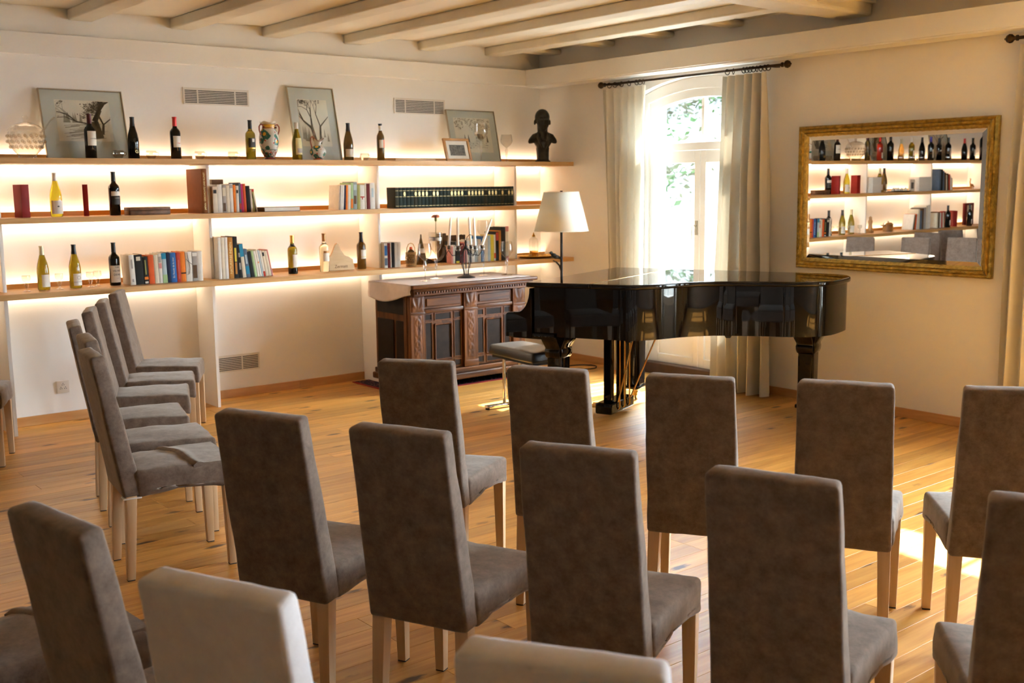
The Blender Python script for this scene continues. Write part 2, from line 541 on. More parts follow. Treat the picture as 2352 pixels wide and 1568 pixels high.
M['dark_object'] = plain('dark_carving', (0.05, 0.030, 0.015), 0.6, var=0.5, scale=25, bump=0.5, bscale=50)
M['carved_wood'] = wood('carved_pine', (0.56, 0.36, 0.17), (0.64, 0.43, 0.22), (3, 3, 12), 2, 0.5)
M['silver'] = plain('silver', (0.62, 0.60, 0.56), 0.2, 1.0, var=0.1)
# ------------------------------------------------------------------ room shell
XL, YF, ZC, WT = -10.4, -10.4, 2.895, 0.35
b = MB().box(XL - 0.2, WT, 0, 0.2, -0.1, ZC)
struct(b.build('wall_back', M['wall']), 'cream painted wall behind the lit shelves')
b = MB().box(XL - 0.2, XL, YF - 0.2, 0, -0.1, ZC)
M['wall_dark'] = plain('taupe_wall', (0.34, 0.28, 0.22), 0.85, var=0.03, scale=2, bump=0.05, bscale=140)  # dark tone given to the unseen walls to cut bounce onto the chair backs
struct(b.build('wall_left', M['wall_dark']), 'taupe wall at the far side of the room')
b = MB().box(XL, WT, YF - 0.2, YF, -0.1, ZC)
struct(b.build('wall_front', M['wall_dark']), 'taupe wall behind the audience chairs')

WIN_Y = [-1.93, -5.60, -7.50, -9.40]  # last two are unseen, extra window area added to bring in daylight
HW = 0.62
def arch(hw, z_side, z_top, n=14):
    """points from -hw to +hw over a shallow circular arch"""
    s = z_top - z_side
    r = (hw * hw + s * s) / (2 * s)
    out = []
    for k in range(n + 1):
        y = -hw + 2 * hw * k / n
        out.append((y, z_top - r + math.sqrt(r * r - y * y)))
    return out
b = MB()
edges = [0.0]
for c in WIN_Y:
    edges += [c + HW, c - HW]
edges.append(YF)
for k in range(0, len(edges), 2):
    b.box(0, WT, edges[k + 1], edges[k], -0.1, ZC)
for c in WIN_Y:
    ap = [(c + y, z) for y, z in arch(HW, 2.41, 2.52)]
    b.prism(ap + [(c + HW, ZC), (c - HW, ZC)], 0, WT, 'x')
struct(b.build('wall_right', M['wall_warm'], smooth=None), 'warm beige wall with arched windows and gilt mirror')

# floor: slab + planks along X
floor = struct(MB().box(XL, WT, YF, 0, -0.10, -0.012).build('floor', M['joint']), 'knotty orange pine plank floor')
PW = 0.118
def plank_mesh(L, wdt):
    h, g = -0.012, 0.0007
    x0, x1, y0, y1 = -L / 2 + g, L / 2 - g, -wdt / 2 + g, wdt / 2 - g
    e = 0.0007
    vs = [(x0, y0, h), (x1, y0, h), (x1, y1, h), (x0, y1, h), (x0, y0, -e), (x1, y0, -e), (x1, y1, -e), (x0, y1, -e),
          (x0 + e, y0 + e, 0), (x1 - e, y0 + e, 0), (x1 - e, y1 - e, 0), (x0 + e, y1 - e, 0)]
    fs = [(0, 1, 5, 4), (1, 2, 6, 5), (2, 3, 7, 6), (3, 0, 4, 7), (4, 5, 9, 8), (5, 6, 10, 9), (6, 7, 11, 10), (7, 4, 8, 11), (8, 9, 10, 11)]
    return MB().add(vs, fs)
rp = random.Random(3)
PM = {}
def plank_me(L):
    if L not in PM:
        PM[L] = plank_mesh(L, PW).mesh('plank', M['plank'], smooth=None)
    return PM[L]
far = MB()
ns = 0
row = 0
y = -PW / 2
while y > YF:
    x = -0.0 - rp.choice([0.0, 0.4, 0.8, 1.2, 1.6])
    if x < 0:
        segs = [(x, 0.0)]
    else:
        segs = []
    while x > XL:
        L = rp.choice([1.6, 2.0, 2.4])
        segs.append((max(XL, x - L), x)); x -= L
    for a, c in segs:
        L = round(c - a, 3)
        if L < 0.05:
            continue
        cx = (a + c) / 2
        depth = (Vector((cx, y, 0)) - CAM_POS).dot(fw)
        lat = abs((Vector((cx, y, 0)) - CAM_POS).dot(rr))
        if ns < 298 and depth > 1.2 and lat - L / 2 < depth * 0.50 and y > -7.4 and c > -7.2:
            mobj('plank', plank_me(L), floor, (cx, y, 0)); ns += 1
        else:
            q = plank_mesh(L, PW)
            far.add([(p[0] + cx, p[1] + y, p[2]) for p in q.v], q.f)
    y -= PW; row += 1
if far.v:
    pf = far.build('plank_field', M['plank'], floor, smooth=None)
    pf['kind'] = 'stuff'

# ceiling with joists
ceiling = struct(MB().box(XL, WT, YF, 0, ZC, ZC + 0.12).build('ceiling', M['ceil']), 'cream ceiling with painted joists')
JX = [-0.575 - 0.735 * k for k in range(14)]
JX = [x for x in JX if x > XL + 0.1]
jm = MB().box(-0.085, 0.085, YF, -0.001, 2.82, ZC - 0.0005).mesh('joist', M['beam'], bevel=0.012, seg=3)
for x in JX:
    mobj('joist', jm, ceiling, (x, 0, 0))
sm = MB().box(-0.489, -0.001, -0.075, 0.075, 2.845, ZC - 0.0005).mesh('stub_joist', M['beam'], bevel=0.02, seg=3)
for yk in (-0.25, -0.95, -1.65, -2.37, -3.07):
    mobj('stub_joist', sm, ceiling, (0, yk, 0))
MB().box(XL, -0.001, -3.56, -3.29, 2.785, ZC - 0.0005).build('main_beam', M['beam'], ceiling, bevel=0.025, seg=3)
MB().box(XL, -0.001, -3.585, -3.265, 2.865, ZC - 0.0004).build('beam_moulding', M['beam'], ceiling, bevel=0.008)
# cornice boxes
b = MB().box(XL, -0.0005, -0.055, -0.0005, 2.567, 2.713)
struct(b.build('trim_1', M['white'], bevel=0.003), 'white boxed cornice along the shelf wall')
b = MB().box(-0.221, -0.0005, YF, -0.0555, 2.567, 2.713)
struct(b.build('trim_2', M['white'], bevel=0.003), 'white boxed cornice above the window and mirror')
b = MB().box(-0.205, -0.012, YF + 0.01, -0.04, 2.556, 2.5668)
struct(b.build('trim_3', M['white']), 'thin white track strip under the cornice')

# skirting
bb = bpy.data.objects.new('baseboard_back', None); col.objects.link(bb); struct(bb, 'orange wooden skirting under the shelves')
DIV = [-0.569, -2.035, -3.507, -4.962, -6.41, -7.86, -9.31]
stops = [-0.002] + [v for d in DIV for v in (d + 0.026, d - 0.001)] + [XL + 0.002]
for k in range(0, len(stops), 2):
    a, c = stops[k + 1], stops[k]
    mid = c - (c - a) * 0.43
    for x0, x1 in ((a, mid - 0.0006), (mid + 0.0006, c)):
        MB().box(x0, x1, -0.016, -0.0005, 0.0005, 0.068).build('skirting_board', M['skirt'], bb, bevel=0.003)
br = bpy.data.objects.new('baseboard_right', None); col.objects.link(br); struct(br, 'orange wooden skirting under the mirror')
for a, c in ((-1.25, -0.018), (-4.92, -2.61), (-6.82, -6.28), (-8.72, -8.18)):
    n = max(1, round((c - a) / 1.2))
    for k in range(n):
        y0 = a + (c - a) * k / n; y1 = a + (c - a) * (k + 1) / n
        MB().box(-0.016, -0.0005, y0 + 0.0006, y1 - 0.0006, 0.0005, 0.066).build('skirting_board', M['skirtY'], br, bevel=0.003)

# ------------------------------------------------------------------ windows
def ring(outer, inner, x0, x1):
    m = MB(); n = len(outer)
    for k in range(n - 1):
        o0, o1, i1, i0 = outer[k], outer[k + 1], inner[k + 1], inner[k]
        m.prism([o0, o1, i1, i0], x0, x1, 'x')
    return m
def window(n, c, label):
    w = bpy.data.objects.new('window_%d' % n, None); col.objects.link(w); w.location = (0, c, 0); struct(w, label)
    N = 16
    def curve(hw, zs, zt):
        a = arch(hw, zs, zt, N)
        return [(-hw, 0.0)] + a + [(hw, 0.0)]
    o = curve(HW - 0.001, 2.408, 2.518); md = curve(0.575, 2.335, 2.425); inn = curve(0.535, 2.268, 2.357)
    ring(o, md, 0.075, 0.20).build('window_frame', M['white'], w, smooth=20)
    ring(md, inn, 0.10, 0.185).build('inner_frame', M['white'], w, smooth=20)
    MB().box(0.085, 0.195, -0.5345, 0.5345, 1.925, 1.99).build('transom_bar', M['white'], w, bevel=0.006)
    MB().box(0.12, 0.165, -0.017, 0.017, 1.991, 2.353).build('glazing_bar', M['white'], w, bevel=0.004)
    ar = [p for p in arch(0.534, 2.2685, 2.357, N)]
    for s, nm in ((-1, 'upper_pane'), (1, 'upper_pane')):
        pts = [p for p in ar if p[0] * s > 0.02]
        if s > 0:
            poly = [(0.018, 1.992)] + [(0.533, 1.992)] + pts[::-1] + [(0.018, 2.352)]
        else:
            poly = [(-0.533, 1.992), (-0.018, 1.992), (-0.018, 2.352)] + pts[::-1]
        MB().prism(poly, 0.140, 0.146, 'x').build(nm, M['pane'], w, smooth=None)
    for s in (-1, 1):
        q = (lambda a, c2: (min(a * s, c2 * s), max(a * s, c2 * s)))
        f = MB()
        for a, c2, z0, z1 in ((0.002, 0.062, 0.095, 1.922), (0.462, 0.532, 0.095, 1.922), (0.0621, 0.4619, 1.82, 1.922), (0.0621, 0.4619, 0.095, 0.17), (0.0621, 0.4619, 0.50, 0.58)):
            y0, y1 = q(a, c2); f.box(0.095, 0.165, y0, y1, z0, z1)
        sa = f.build('casement', M['white'], w, bevel=0.004)
        y0, y1 = q(0.0622, 0.4618)
        MB().box(0.127, 0.133, y0, y1, 0.581, 1.8195).build('pane', M['pane'], sa, smooth=None)
        MB().box(0.115, 0.145, y0, y1, 0.171, 0.4995).build('lower_panel', M['white'], sa, smooth=None)
        if s > 0:
            h = MB().box(0.088, 0.0945, 0.018, 0.046, 1.22, 1.34)
            h.tube([(0.09, 0.032, 1.30), (0.045, 0.032, 1.30), (0.04, 0.032, 1.295), (0.038, 0.032, 1.18)], 0.008, 8)
            h.build('handle', M['alu'], sa)
    MB().box(0.012, 0.21, -0.6185, 0.6185, 0.0005, 0.094).build('threshold', M['threshold'], w, bevel=0.006)
    return w
window(1, WIN_Y[0], 'arched white french window glowing with daylight')
window(2, WIN_Y[1], 'arched white window beside the mirror, beyond the picture edge')
window(3, WIN_Y[2], 'unseen arched white window added behind the audience for daylight')

window(4, WIN_Y[3], 'unseen extra arched white window added at the back end for daylight')
# ------------------------------------------------------------------ outdoors
M['gravel'] = plain('pale_gravel', (0.20, 0.19, 0.17), 0.9, var=0.12, scale=20, bump=0.4)
M['bank'] = plain('pale_stone_bank', (0.016, 0.015, 0.011), 0.9, var=0.35, scale=2.5, bump=0.5, bscale=14)
b = MB().add([(WT, 20, -0.14), (6.2, 20, 1.15), (6.2, -1.5, 1.15), (WT, -1.5, -0.14), (WT, 20, -0.5), (6.2, 20, -0.5), (6.2, -1.5, -0.5), (WT, -1.5, -0.5)],
             [(0, 3, 2, 1), (4, 5, 6, 7), (0, 1, 5, 4), (1, 2, 6, 5), (2, 3, 7, 6), (3, 0, 4, 7)])
b.box(WT, 30, -30, -1.52, -0.5, -0.14)
struct(b.build('ground', M['gravel'], smooth=None), 'sunlit pale terrace outside the window')
g = MB(); nx, ny = 14, 40
vs = []
rg = random.Random(5)
for i in range(nx + 1):
    for j in range(ny + 1):
        x = 6.0 + 9 * i / nx; yy = 20 - 21 * j / ny
        z = 1.05 + (x - 6) * 0.62 + 0.25 * noise.noise(Vector((x * 0.7, yy * 0.7, 0)))
        vs.append((x, yy, z))
fs = []
for i in range(nx):
    for j in range(ny):
        a = i * (ny + 1) + j
        fs.append((a, a + 1, a + ny + 2, a + ny + 1))
g.add(vs, fs)
struct(g.build('hillside', M['bank'], flip_fix=False), 'sunlit stony bank outside the window')
def leafmat(name, c):
    m = cloth_translucent(name, c, 0.45); return m
M['leaf'] = leafmat('leaf_green', (0.007, 0.0165, 0.0030))
M['leaf2'] = leafmat('leaf_olive', (0.013, 0.013, 0.005))
for nm, mt, cnt, seed in (('foliage', 'leaf', 7000, 1), ('dry_foliage', 'leaf2', 6000, 2)):
    rl = random.Random(seed); m = MB()
    cl = [(6.3 + rl.random() * 6.0, 13.5 - rl.random() * 13) for _ in range(70)]
    for k in range(cnt):
        cx, cy = rl.choice(cl)
        x = cx + rl.gauss(0, 0.28); yy = cy + rl.gauss(0, 0.32)
        z = 1.05 + (x - 6) * 0.62 + abs(rl.gauss(0.10, 0.22))
        s = rl.uniform(0.04, 0.10); d = Vector((rl.gauss(0, 1), rl.gauss(0, 1), rl.gauss(0, 1))).normalized(); e = d.orthogonal().normalized()
        p = Vector((x, yy, z))
        m.add([p - d * s, p + e * s * 0.5, p + d * s, p - e * s * 0.5], [(0, 1, 2, 3)])
    o = m.build(nm, M[mt], smooth=None, flip_fix=False)
    tag(o, 'green leafy bushes on the bank outside' if mt == 'leaf' else 'dry olive brush on the bank outside', 'foliage', kind='stuff')

# ------------------------------------------------------------------ curtains
def curtain_mesh(yt0, yt1, yb0, yb1, zt, zb, folds, amp, seed, thick=0.004):
    rc = random.Random(seed)
    ph = [rc.uniform(-0.5, 0.5) for _ in range(40)]
    nu, nz = folds * 12, 18
    m = MB(); vs, fs = [], []
    for side in (0, 1):
        for j in range(nz + 1):
            t = j / nz
            for i in range(nu + 1):
                s = i / nu
                tt = t ** 0.85
                yy = (yt0 + (yt1 - yt0) * s) * (1 - tt) + (yb0 + (yb1 - yb0) * s) * tt
                a = amp * (0.55 + 0.45 * min(1, t * 3)) * (0.75 + 0.5 * noise.noise(Vector((s * folds * 0.7, t * 1.2, seed))))
                wv = math.sin(2 * PI * folds * (s + 0.02 * noise.noise(Vector((s * 9, t * 1.5, seed + 4)))) + ph[0])
                wv = math.copysign(abs(wv) ** 0.75, wv)
                x = a * wv + 0.012 * noise.noise(Vector((s * 5, t * 2, seed + 9)))
                yy += 0.008 * noise.noise(Vector((s * 12, t * 3, seed + 2)))
                vs.append((x + side * thick, yy, zt + (zb - zt) * t))
    n1 = (nu + 1) * (nz + 1)
    for side in (0, 1):
        for j in range(nz):
            for i in range(nu):
                a = side * n1 + j * (nu + 1) + i
                q = (a, a + 1, a + nu + 2, a + nu + 1)
                fs.append(q if side else q[::-1])
    for j in range(nz):
        for i in (0, nu):
            a = j * (nu + 1) + i
            fs.append((a, a + nu + 1, a + nu + 1 + n1, a + n1))
    return m.add(vs, fs)
def ring_mesh(r=0.021, t=0.0035):
    pts = [(r * math.cos(2 * PI * k / 14), 0, r * math.sin(2 * PI * k / 14)) for k in range(14)]
    return MB().tube(pts, t, 6, closed=True).mesh('ring', M['rod'])
RM = ring_mesh()
def curtain(label, yt0, yt1, yb0, yb1, folds, amp, seed, rings, mat='curtain'):
    cu = thing('curtain', label, 'curtain', (-0.112, (yt0 + yt1) / 2, 0.0), 0, 'pleated curtains')
    oy = (yt0 + yt1) / 2
    curtain_mesh(yt0 - oy, yt1 - oy, yb0 - oy, yb1 - oy, 2.47, 0.008, folds, amp, seed).build('curtain_cloth', M[mat], cu, smooth=60, flip_fix=False)
    for k, ry in enumerate(rings):
        o = mobj('ring', RM, cu, (0.012, ry - oy, 2.503)); o.rotation_euler = (R(random.uniform(-8, 8)), 0, R(random.uniform(-25, 25)))
    return cu
def rod(label, y0, y1):
    t = thing('curtain_rod', label, 'curtain rod', (-0.10, (y0 + y1) / 2, 2.512), 0, 'curtain rods')
    h = (y0 - y1) / 2
    MB().tube([(0, -h, 0), (0, h, 0)], 0.0105, 12).build('rod', M['rod'], t)
    for s in (-1, 1):
        f = MB()
        prof = [(0.0105, 0), (0.018, 0.004), (0.018, 0.014), (0.011, 0.018), (0.013, 0.028), (0.026, 0.042), (0.029, 0.056), (0.022, 0.072), (0.010, 0.080), (0.006, 0.088), (0.0, 0.090)]
        f.lathe(prof, 14); f.xf(Matrix.Translation((0, s * h, 0)) @ Matrix.Rotation(-s * PI / 2, 4, 'X'))
        f.build('finial', M['rod'], t)
        br_ = MB().tube([(0, s * (h - 0.09), -0.004), (0.05, s * (h - 0.09), -0.004), (0.0985, s * (h - 0.09), 0.0)], 0.007, 8)
        br_.build('bracket', M['rod'], t)
rod('dark bronze curtain rod above the bright window', -1.00, -2.87)
curtain('pale backlit curtain hanging at the window nearest the lamp', -0.99, -1.50, -1.12, -1.47, 6, 0.055, 3, [-1.05, -1.12, -1.2, -1.29, -1.38, -1.42, -1.46], 'sheer')
curtain('beige pleated curtain between bright window and gilt mirror', -2.34, -2.755, -2.27, -2.85, 5, 0.115, 8, [-2.36, -2.42, -2.52, -2.55, -2.58, -2.61, -2.645, -2.68, -2.72, -2.75])
rod('dark bronze curtain rod starting beyond the gilt mirror', -4.64, -6.54)
curtain('beige curtain at the picture edge beside the gilt mirror', -4.66, -5.16, -4.62, -5.20, 6, 0.07, 11, [-4.7, -4.78, -4.86, -4.94, -5.02, -5.1])
curtain('beige curtain on the far side of the second window', -6.05, -6.50, -6.02, -6.56, 6, 0.040, 14, [-6.1, -6.2, -6.3, -6.4])
# ------------------------------------------------------------------ shelves
SZ = {1: (1.8222, 1.8602), 2: (1.4344, 1.4698), 3: (0.9405, 0.9791)}
SHX0 = -9.60
names = {1: 'topmost', 2: 'middle', 3: 'lowest'}
bays = []
e = [-0.003] + [v for d in DIV for v in (d + 0.0245, d)] + [SHX0]
for k in range(0, len(e) - 1, 2):
    bays.append((e[k + 1], e[k]))
for s, (zb, zt) in SZ.items():
    t = thing('wall_shelf', 'long oak wall shelf with hidden warm light strips, %s of three' % names[s], 'shelf', ((SHX0 - 0.003) / 2, 0, zb), 0, 'oak wall shelves')
    ox = (SHX0 - 0.003) / 2
    MB().box(SHX0 - ox, -0.003 - ox, -0.4818, -0.001, 0, zt - zb).build('board', M['oak'], t, bevel=0.002)
    for a, c in bays:
        MB().box(a - ox + 0.001, c - ox - 0.001, -0.066, -0.056, zt - zb, zt - zb + 0.034).build('back_lip', M['lip'], t)
        MB().box(a - ox + 0.02, c - ox - 0.02, -0.042, -0.030, zt - zb + 0.002, zt - zb + 0.008).build('light_strip', M['led'], t, smooth=None)
        MB().box(a - ox + 0.02, c - ox - 0.02, -0.042, -0.030, -0.008, -0.002).build('light_strip', M['led'], t, smooth=None)
dl = ['beside the bust in the corner', 'beside the carved sideboard', 'beside the tall brown book', 'at the edge of the picture', 'first one left of the picture edge', 'second one left of the picture edge', 'third one left of the picture edge']
for k, d in enumerate(DIV):
    t = thing('shelf_divider', 'white upright shelf divider panel ' + dl[k], 'divider', (d, 0, 0), 0, 'white shelf dividers')
    for z0, z1 in ((0.0, 0.9405), (0.9791, 1.4344), (1.4698, 1.8222)):
        MB().box(0, 0.0242, -0.3017, -0.001, z0 + 0.0004, z1 - 0.0004).build('panel', M['white'], t, bevel=0.0015)

# ------------------------------------------------------------------ vents and outlet
def vent(label, x0, x1, z0, z1, posts):
    t = thing('wall_vent', label, 'vent', ((x0 + x1) / 2, -0.001, z0), 0, 'white slatted wall vents')
    w2, h = (x1 - x0) / 2, z1 - z0
    MB().box(-w2, w2, -0.002, 0, 0, h).build('backing', M['ventdark'], t)
    f = MB()
    f.box(-w2 - 0.012, w2 + 0.012, -0.009, 0, -0.012, 0.0); f.box(-w2 - 0.012, w2 + 0.012, -0.009, 0, h, h + 0.012)
    f.box(-w2 - 0.012, -w2, -0.009, 0, 0, h); f.box(w2, w2 + 0.012, -0.009, 0, 0, h)
    f.build('frame', M['vent'], t)
    n = 8
    for k in range(n):
        z = h * (k + 0.5) / n + h / n * 0.25
        MB().box(-w2, w2, -0.007, -0.002, z - h / n * 0.25, z + h / n * 0.22).build('slat', M['vent'], t)
    for p in posts:
        MB().box(-w2 + 2 * w2 * p - 0.004, -w2 + 2 * w2 * p + 0.004, -0.008, -0.002, 0, h).build('post', M['vent'], t)
vent('white slatted vent high on wall between tree drawings', -3.518, -3.012, 2.292, 2.392, (0.2, 0.8))
vent('white slatted vent high on wall above small photo', -1.642, -1.133, 2.287, 2.395, (0.2, 0.8))
vent('white slatted vent low on wall near the floor', -3.48, -3.02, 0.221, 0.330, (0.08, 0.7))
t = thing('wall_outlet', 'white square wall socket beside the row of chairs', 'socket', (-4.541, -0.001, 0.207), 0)
MB().box(-0.042, 0.042, -0.009, 0, 0, 0.088).build('plate', M['vent'], t, bevel=0.002)
h = MB()
for a in range(3):
    an = R(90 + 120 * a); cx, cz = 0.018 * math.cos(an), 0.044 + 0.018 * math.sin(an)
    for q in range(3):
        a2 = an + R(120 * q)
        h.box(cx + 0.007 * math.cos(a2) - 0.0026, cx + 0.007 * math.cos(a2) + 0.0026, -0.0096, -0.009, cz + 0.007 * math.sin(a2) - 0.0026, cz + 0.007 * math.sin(a2) + 0.0026)
h.build('socket_holes', M['ventdark'], t)
# ------------------------------------------------------------------ chairs (local: x right, y forward, origin between rear legs on floor)
def soft_hexa(name, P, mat, cuts, bevel, amp, seed, seg=3, arch_lift=0.0, crown=0.0):
    bm = bmesh.new()
    v = [bm.verts.new(p) for p in P]
    for f in [(0, 3, 2, 1), (4, 5, 6, 7), (0, 1, 5, 4), (1, 2, 6, 5), (2, 3, 7, 6), (3, 0, 4, 7)]:
        bm.faces.new([v[i] for i in f])
    bmesh.ops.recalc_face_normals(bm, faces=bm.faces)
    bmesh.ops.bevel(bm, geom=list(bm.edges), offset=bevel, offset_type='OFFSET', segments=seg, profile=0.5, affect='EDGES', clamp_overlap=True)
    long_e = [e for e in bm.edges if e.calc_length() > 0.08]
    bmesh.ops.subdivide_edges(bm, edges=long_e, cuts=cuts, use_grid_fill=True)
    bm.normal_update()
    zmin = min(p[2] for p in P); zmax = max(p[2] for p in P)
    ys = [p[1] for p in P]; y0, y1 = min(ys), max(ys)
    xs = [p[0] for p in P]; x0, x1 = min(xs), max(xs)
    for q in bm.verts:
        n = q.normal.copy()
        d = amp * (noise.noise(q.co * 9 + Vector((seed * 7.1, 0, 0))) + 0.7 * noise.noise(q.co * 23 + Vector((0, seed * 3.3, 0))))
        q.co += n * d
        if arch_lift and q.co.z < zmin + 0.03:
            t = (q.co.y - y0) / (y1 - y0)
            q.co.z += arch_lift * max(0, math.sin(PI * min(1, max(0, t)))) ** 0.8
        if crown and q.co.z > zmax - 0.03:
            t = (q.co.y - y0) / (y1 - y0); u = (q.co.x - x0) / (x1 - x0)
            q.co.z += crown * max(0, math.sin(PI * min(1, max(0, t)))) * max(0, math.sin(PI * min(1, max(0, u))))
    me = bpy.data.meshes.new(name)
    bm.to_mesh(me); bm.free()
    for p in me.polygons:
        p.use_smooth = True
    me.materials.append(mat)
    return me

def leg_mesh(tx, ty, bx, by, zt, st, sb):
    """tapering square leg from (tx,ty,zt) to (bx,by,0)"""
    P = []
    for (cx, cy, z, s) in ((bx, by, 0.004, sb), (tx, ty, zt, st)):
        h = s / 2
        P += [(cx - h, cy - h, z), (cx + h, cy - h, z), (cx + h, cy + h, z), (cx - h, cy + h, z)]
    return MB().hexa(P).mesh('leg', M['beech'], bevel=0.003)
BACK = [(-0.168, 0.0, 0.362), (0.168, 0.0, 0.362), (0.168, 0.085, 0.362), (-0.168, 0.085, 0.362),
        (-0.160, -0.096, 0.964), (0.160, -0.096, 0.964), (0.152, -0.034, 0.974), (-0.152, -0.034, 0.974)]
SEAT = [(-0.172, 0.060, 0.352), (0.172, 0.060, 0.352), (0.206, 0.466, 0.350), (-0.206, 0.466, 0.350),
        (-0.170, 0.050, 0.474), (0.170, 0.050, 0.474), (0.204, 0.462, 0.468), (-0.204, 0.462, 0.468)]
CM = []
for sd in range(4):
    CM.append((soft_hexa('backrest', BACK, M['taupe'], 9, 0.013, 0.0026, sd + 1), soft_hexa('seat', SEAT, M['taupe'], 9, 0.016, 0.0050, sd + 11, arch_lift=0.022, crown=0.010)))
CW = (soft_hexa('backrest', BACK, M['linen'], 9, 0.013, 0.0020, 21), CM[1][1])
LM = [leg_mesh(-0.142, 0.035, -0.150, 0.012, 0.40, 0.046, 0.034), leg_mesh(0.142, 0.035, 0.150, 0.012, 0.40, 0.046, 0.034),
      leg_mesh(-0.176, 0.435, -0.178, 0.440, 0.40, 0.046, 0.032), leg_mesh(0.176, 0.435, 0.178, 0.440, 0.40, 0.046, 0.032)]
def pad_mesh(x, y, s=0.030):
    return MB().box(x - s / 2, x + s / 2, y - s / 2, y + s / 2, 0.0003, 0.0042).mesh('foot_pad', M['felt'])
PDM = [pad_mesh(-0.150, 0.012), pad_mesh(0.150, 0.012), pad_mesh(-0.178, 0.440), pad_mesh(0.178, 0.440)]
HEM = MB().box(0.118, 0.169, -0.002, 0.0745, 0.3545, 0.3615).mesh('hem', M['hem'], bevel=0.002)
def chair(label, x, y, deg, k=0, white=False, group='upholstered concert chairs'):
    t = thing('dining_chair', label, 'chair', (x, y, 0), R(deg), group)
    bk, st = CW if white else CM[k % 4]
    mobj('backrest', bk, t); mobj('seat', st, t)
    for a, p in zip(LM, PDM):
        lg = mobj('leg', a, t); mobj('foot_pad', p, lg)
    return t
def fold(t, x0, x1, y0, y1):
    """loose doubled flap of the cover lying across the front of the seat"""
    nx, ny = 16, 12
    m = MB(); vs, fs = [], []
    for side in (0, 1):
        for i in range(nx + 1):
            for j in range(ny + 1):
                s, q = i / nx, j / ny
                yy = y0 + (y1 - y0) * q
                xx = x0 + (x1 - x0) * s
                edge = min(1.0, q * 8)
                skew = 0.10 * (s - 0.5) + 0.02 * math.sin(s * 5)
                cr = 0.010 * max(0, math.sin(PI * min(1, max(0, (yy - 0.05) / 0.416)))) * max(0, math.sin(PI * min(1, max(0, (xx + 0.206) / 0.412))))
                z = 0.4685 + cr + (0.0065 * math.sqrt(max(0, edge * (2 - edge))) if side else -0.012) + 0.003 * noise.noise(Vector((xx * 14, yy * 14, 3)))
                if side:
                    z += 0.008 * max(0, 1 - abs(q - 0.12) / 0.14)
                vs.append((xx, yy + skew * (1 - q), z))
    n1 = (nx + 1) * (ny + 1)
    for side in (0, 1):
        for i in range(nx):
            for j in range(ny):
                a = side * n1 + i * (ny + 1) + j
                f = (a, a + ny + 1, a + ny + 2, a + 1)
                fs.append(f if side else f[::-1])
    for i in range(nx):
        for j in (0, ny):
            a = i * (ny + 1) + j
            fs.append((a, a + ny + 1, a + ny + 1 + n1, a + n1))
    for j in range(ny):
        for i in (0, nx):
            a = i * (ny + 1) + j
            fs.append((a, a + 1, a + 1 + n1, a + n1))
    m.add(vs, fs).build('cover_fold', M['taupe'], t, smooth=50)

ROWS = [
 ('G', 'taupe chair in front of the carved sideboard, leftmost of the front row', -4.435, -4.435, -55.9, 0),
 ('H', 'taupe chair before the piano bench, second of the front row', -4.169, -4.924, -62.0, 1),
 ('I', 'taupe chair before the piano lyre, middle of the front row', -3.910, -5.388, -58.0, 2),
 ('J', 'taupe chair below the gilt mirror with one front leg showing, front row', -3.619, -5.826, -59.1, 3),
 ('K', 'taupe chair cut by the picture edge, rightmost of the front row', -3.314, -6.249, -53.9, 0),
 ('A', 'dark taupe chair beside the white chair, leftmost of the second row', -5.339, -4.948, -63.2, 2),
 ('D', 'dark taupe chair with a creased seat, second of the second row', -5.135, -5.402, -65.5, 3),
 ('E', 'large taupe chair in the middle foreground, third of the second row', -4.915, -5.899, -62.8, 0),
 ('F', 'large taupe chair at lower right with its whole back in view', -4.750, -6.398, -69.0, 1),
 ('L', 'taupe chair cut by the lower right picture corner', -4.453, -6.919, -56.0, 2),
]
for nm, lb, x, y, a, k in ROWS:
    chair(lb, x, y, a, k)
chair('mottled taupe chair at lower left, just left of the white chair', -6.125, -5.622, -79.9, 1)
pch = chair('taupe chair at the lower left edge, only its folded seat in view', -6.317, -5.008, -85, 3)
fold(pch, -0.188, 0.188, 0.27, 0.468)
chair('white linen backed chair at lower left of the picture', -6.035, -6.200, -65.6, 0, True)
chair('white linen backed chair cut by the bottom picture edge', -5.775, -6.787, -57.4, 0, True)
SIDE = [
 ('brown chair with folded seat cover, nearest of the side row by the wall', -5.311, -3.350, -98.2, 0),
 ('brown side row chair, second from the near end', -5.166, -2.846, -100.7, 1),
 ('brown side row chair, third from the near end, back set furthest left', -5.045, -2.256, -104.7, 2),
 ('brown side row chair, fourth from the near end', -4.775, -1.658, -112.0, 3),
 ('brown side row chair, fifth from the near end', -4.556, -1.217, -111.7, 0),
 ('brown side row chair under the shelf, farthest from the camera', -4.279, -0.678, -118.5, 1),
]
for k, (lb, x, y, a, v) in enumerate(SIDE):
    c = chair(lb, x, y, a, v, group='brown chairs in the side row')
    if k == 0:
        fold(c, -0.19, 0.19, 0.26, 0.468)
        mobj('hem', HEM, c)
chair('brown chair cut by the left picture edge below the shelves', -5.571, -0.760, -112.8, 2, group='brown chairs in the side row')
# chairs along the shelf wall out of frame, seen only in the mirror
chair('brown chair by the shelves, first one left of the picture, seen in mirror', -6.25, -0.72, -150, 0, group='brown chairs in the side row')
chair('brown chair by the shelves, second one left of the picture, seen in mirror', -7.05, -0.78, -175, 1, group='brown chairs in the side row')
chair('brown chair by the shelves, third one left of the picture, seen in mirror', -7.65, -0.80, 178, 2, group='brown chairs in the side row')
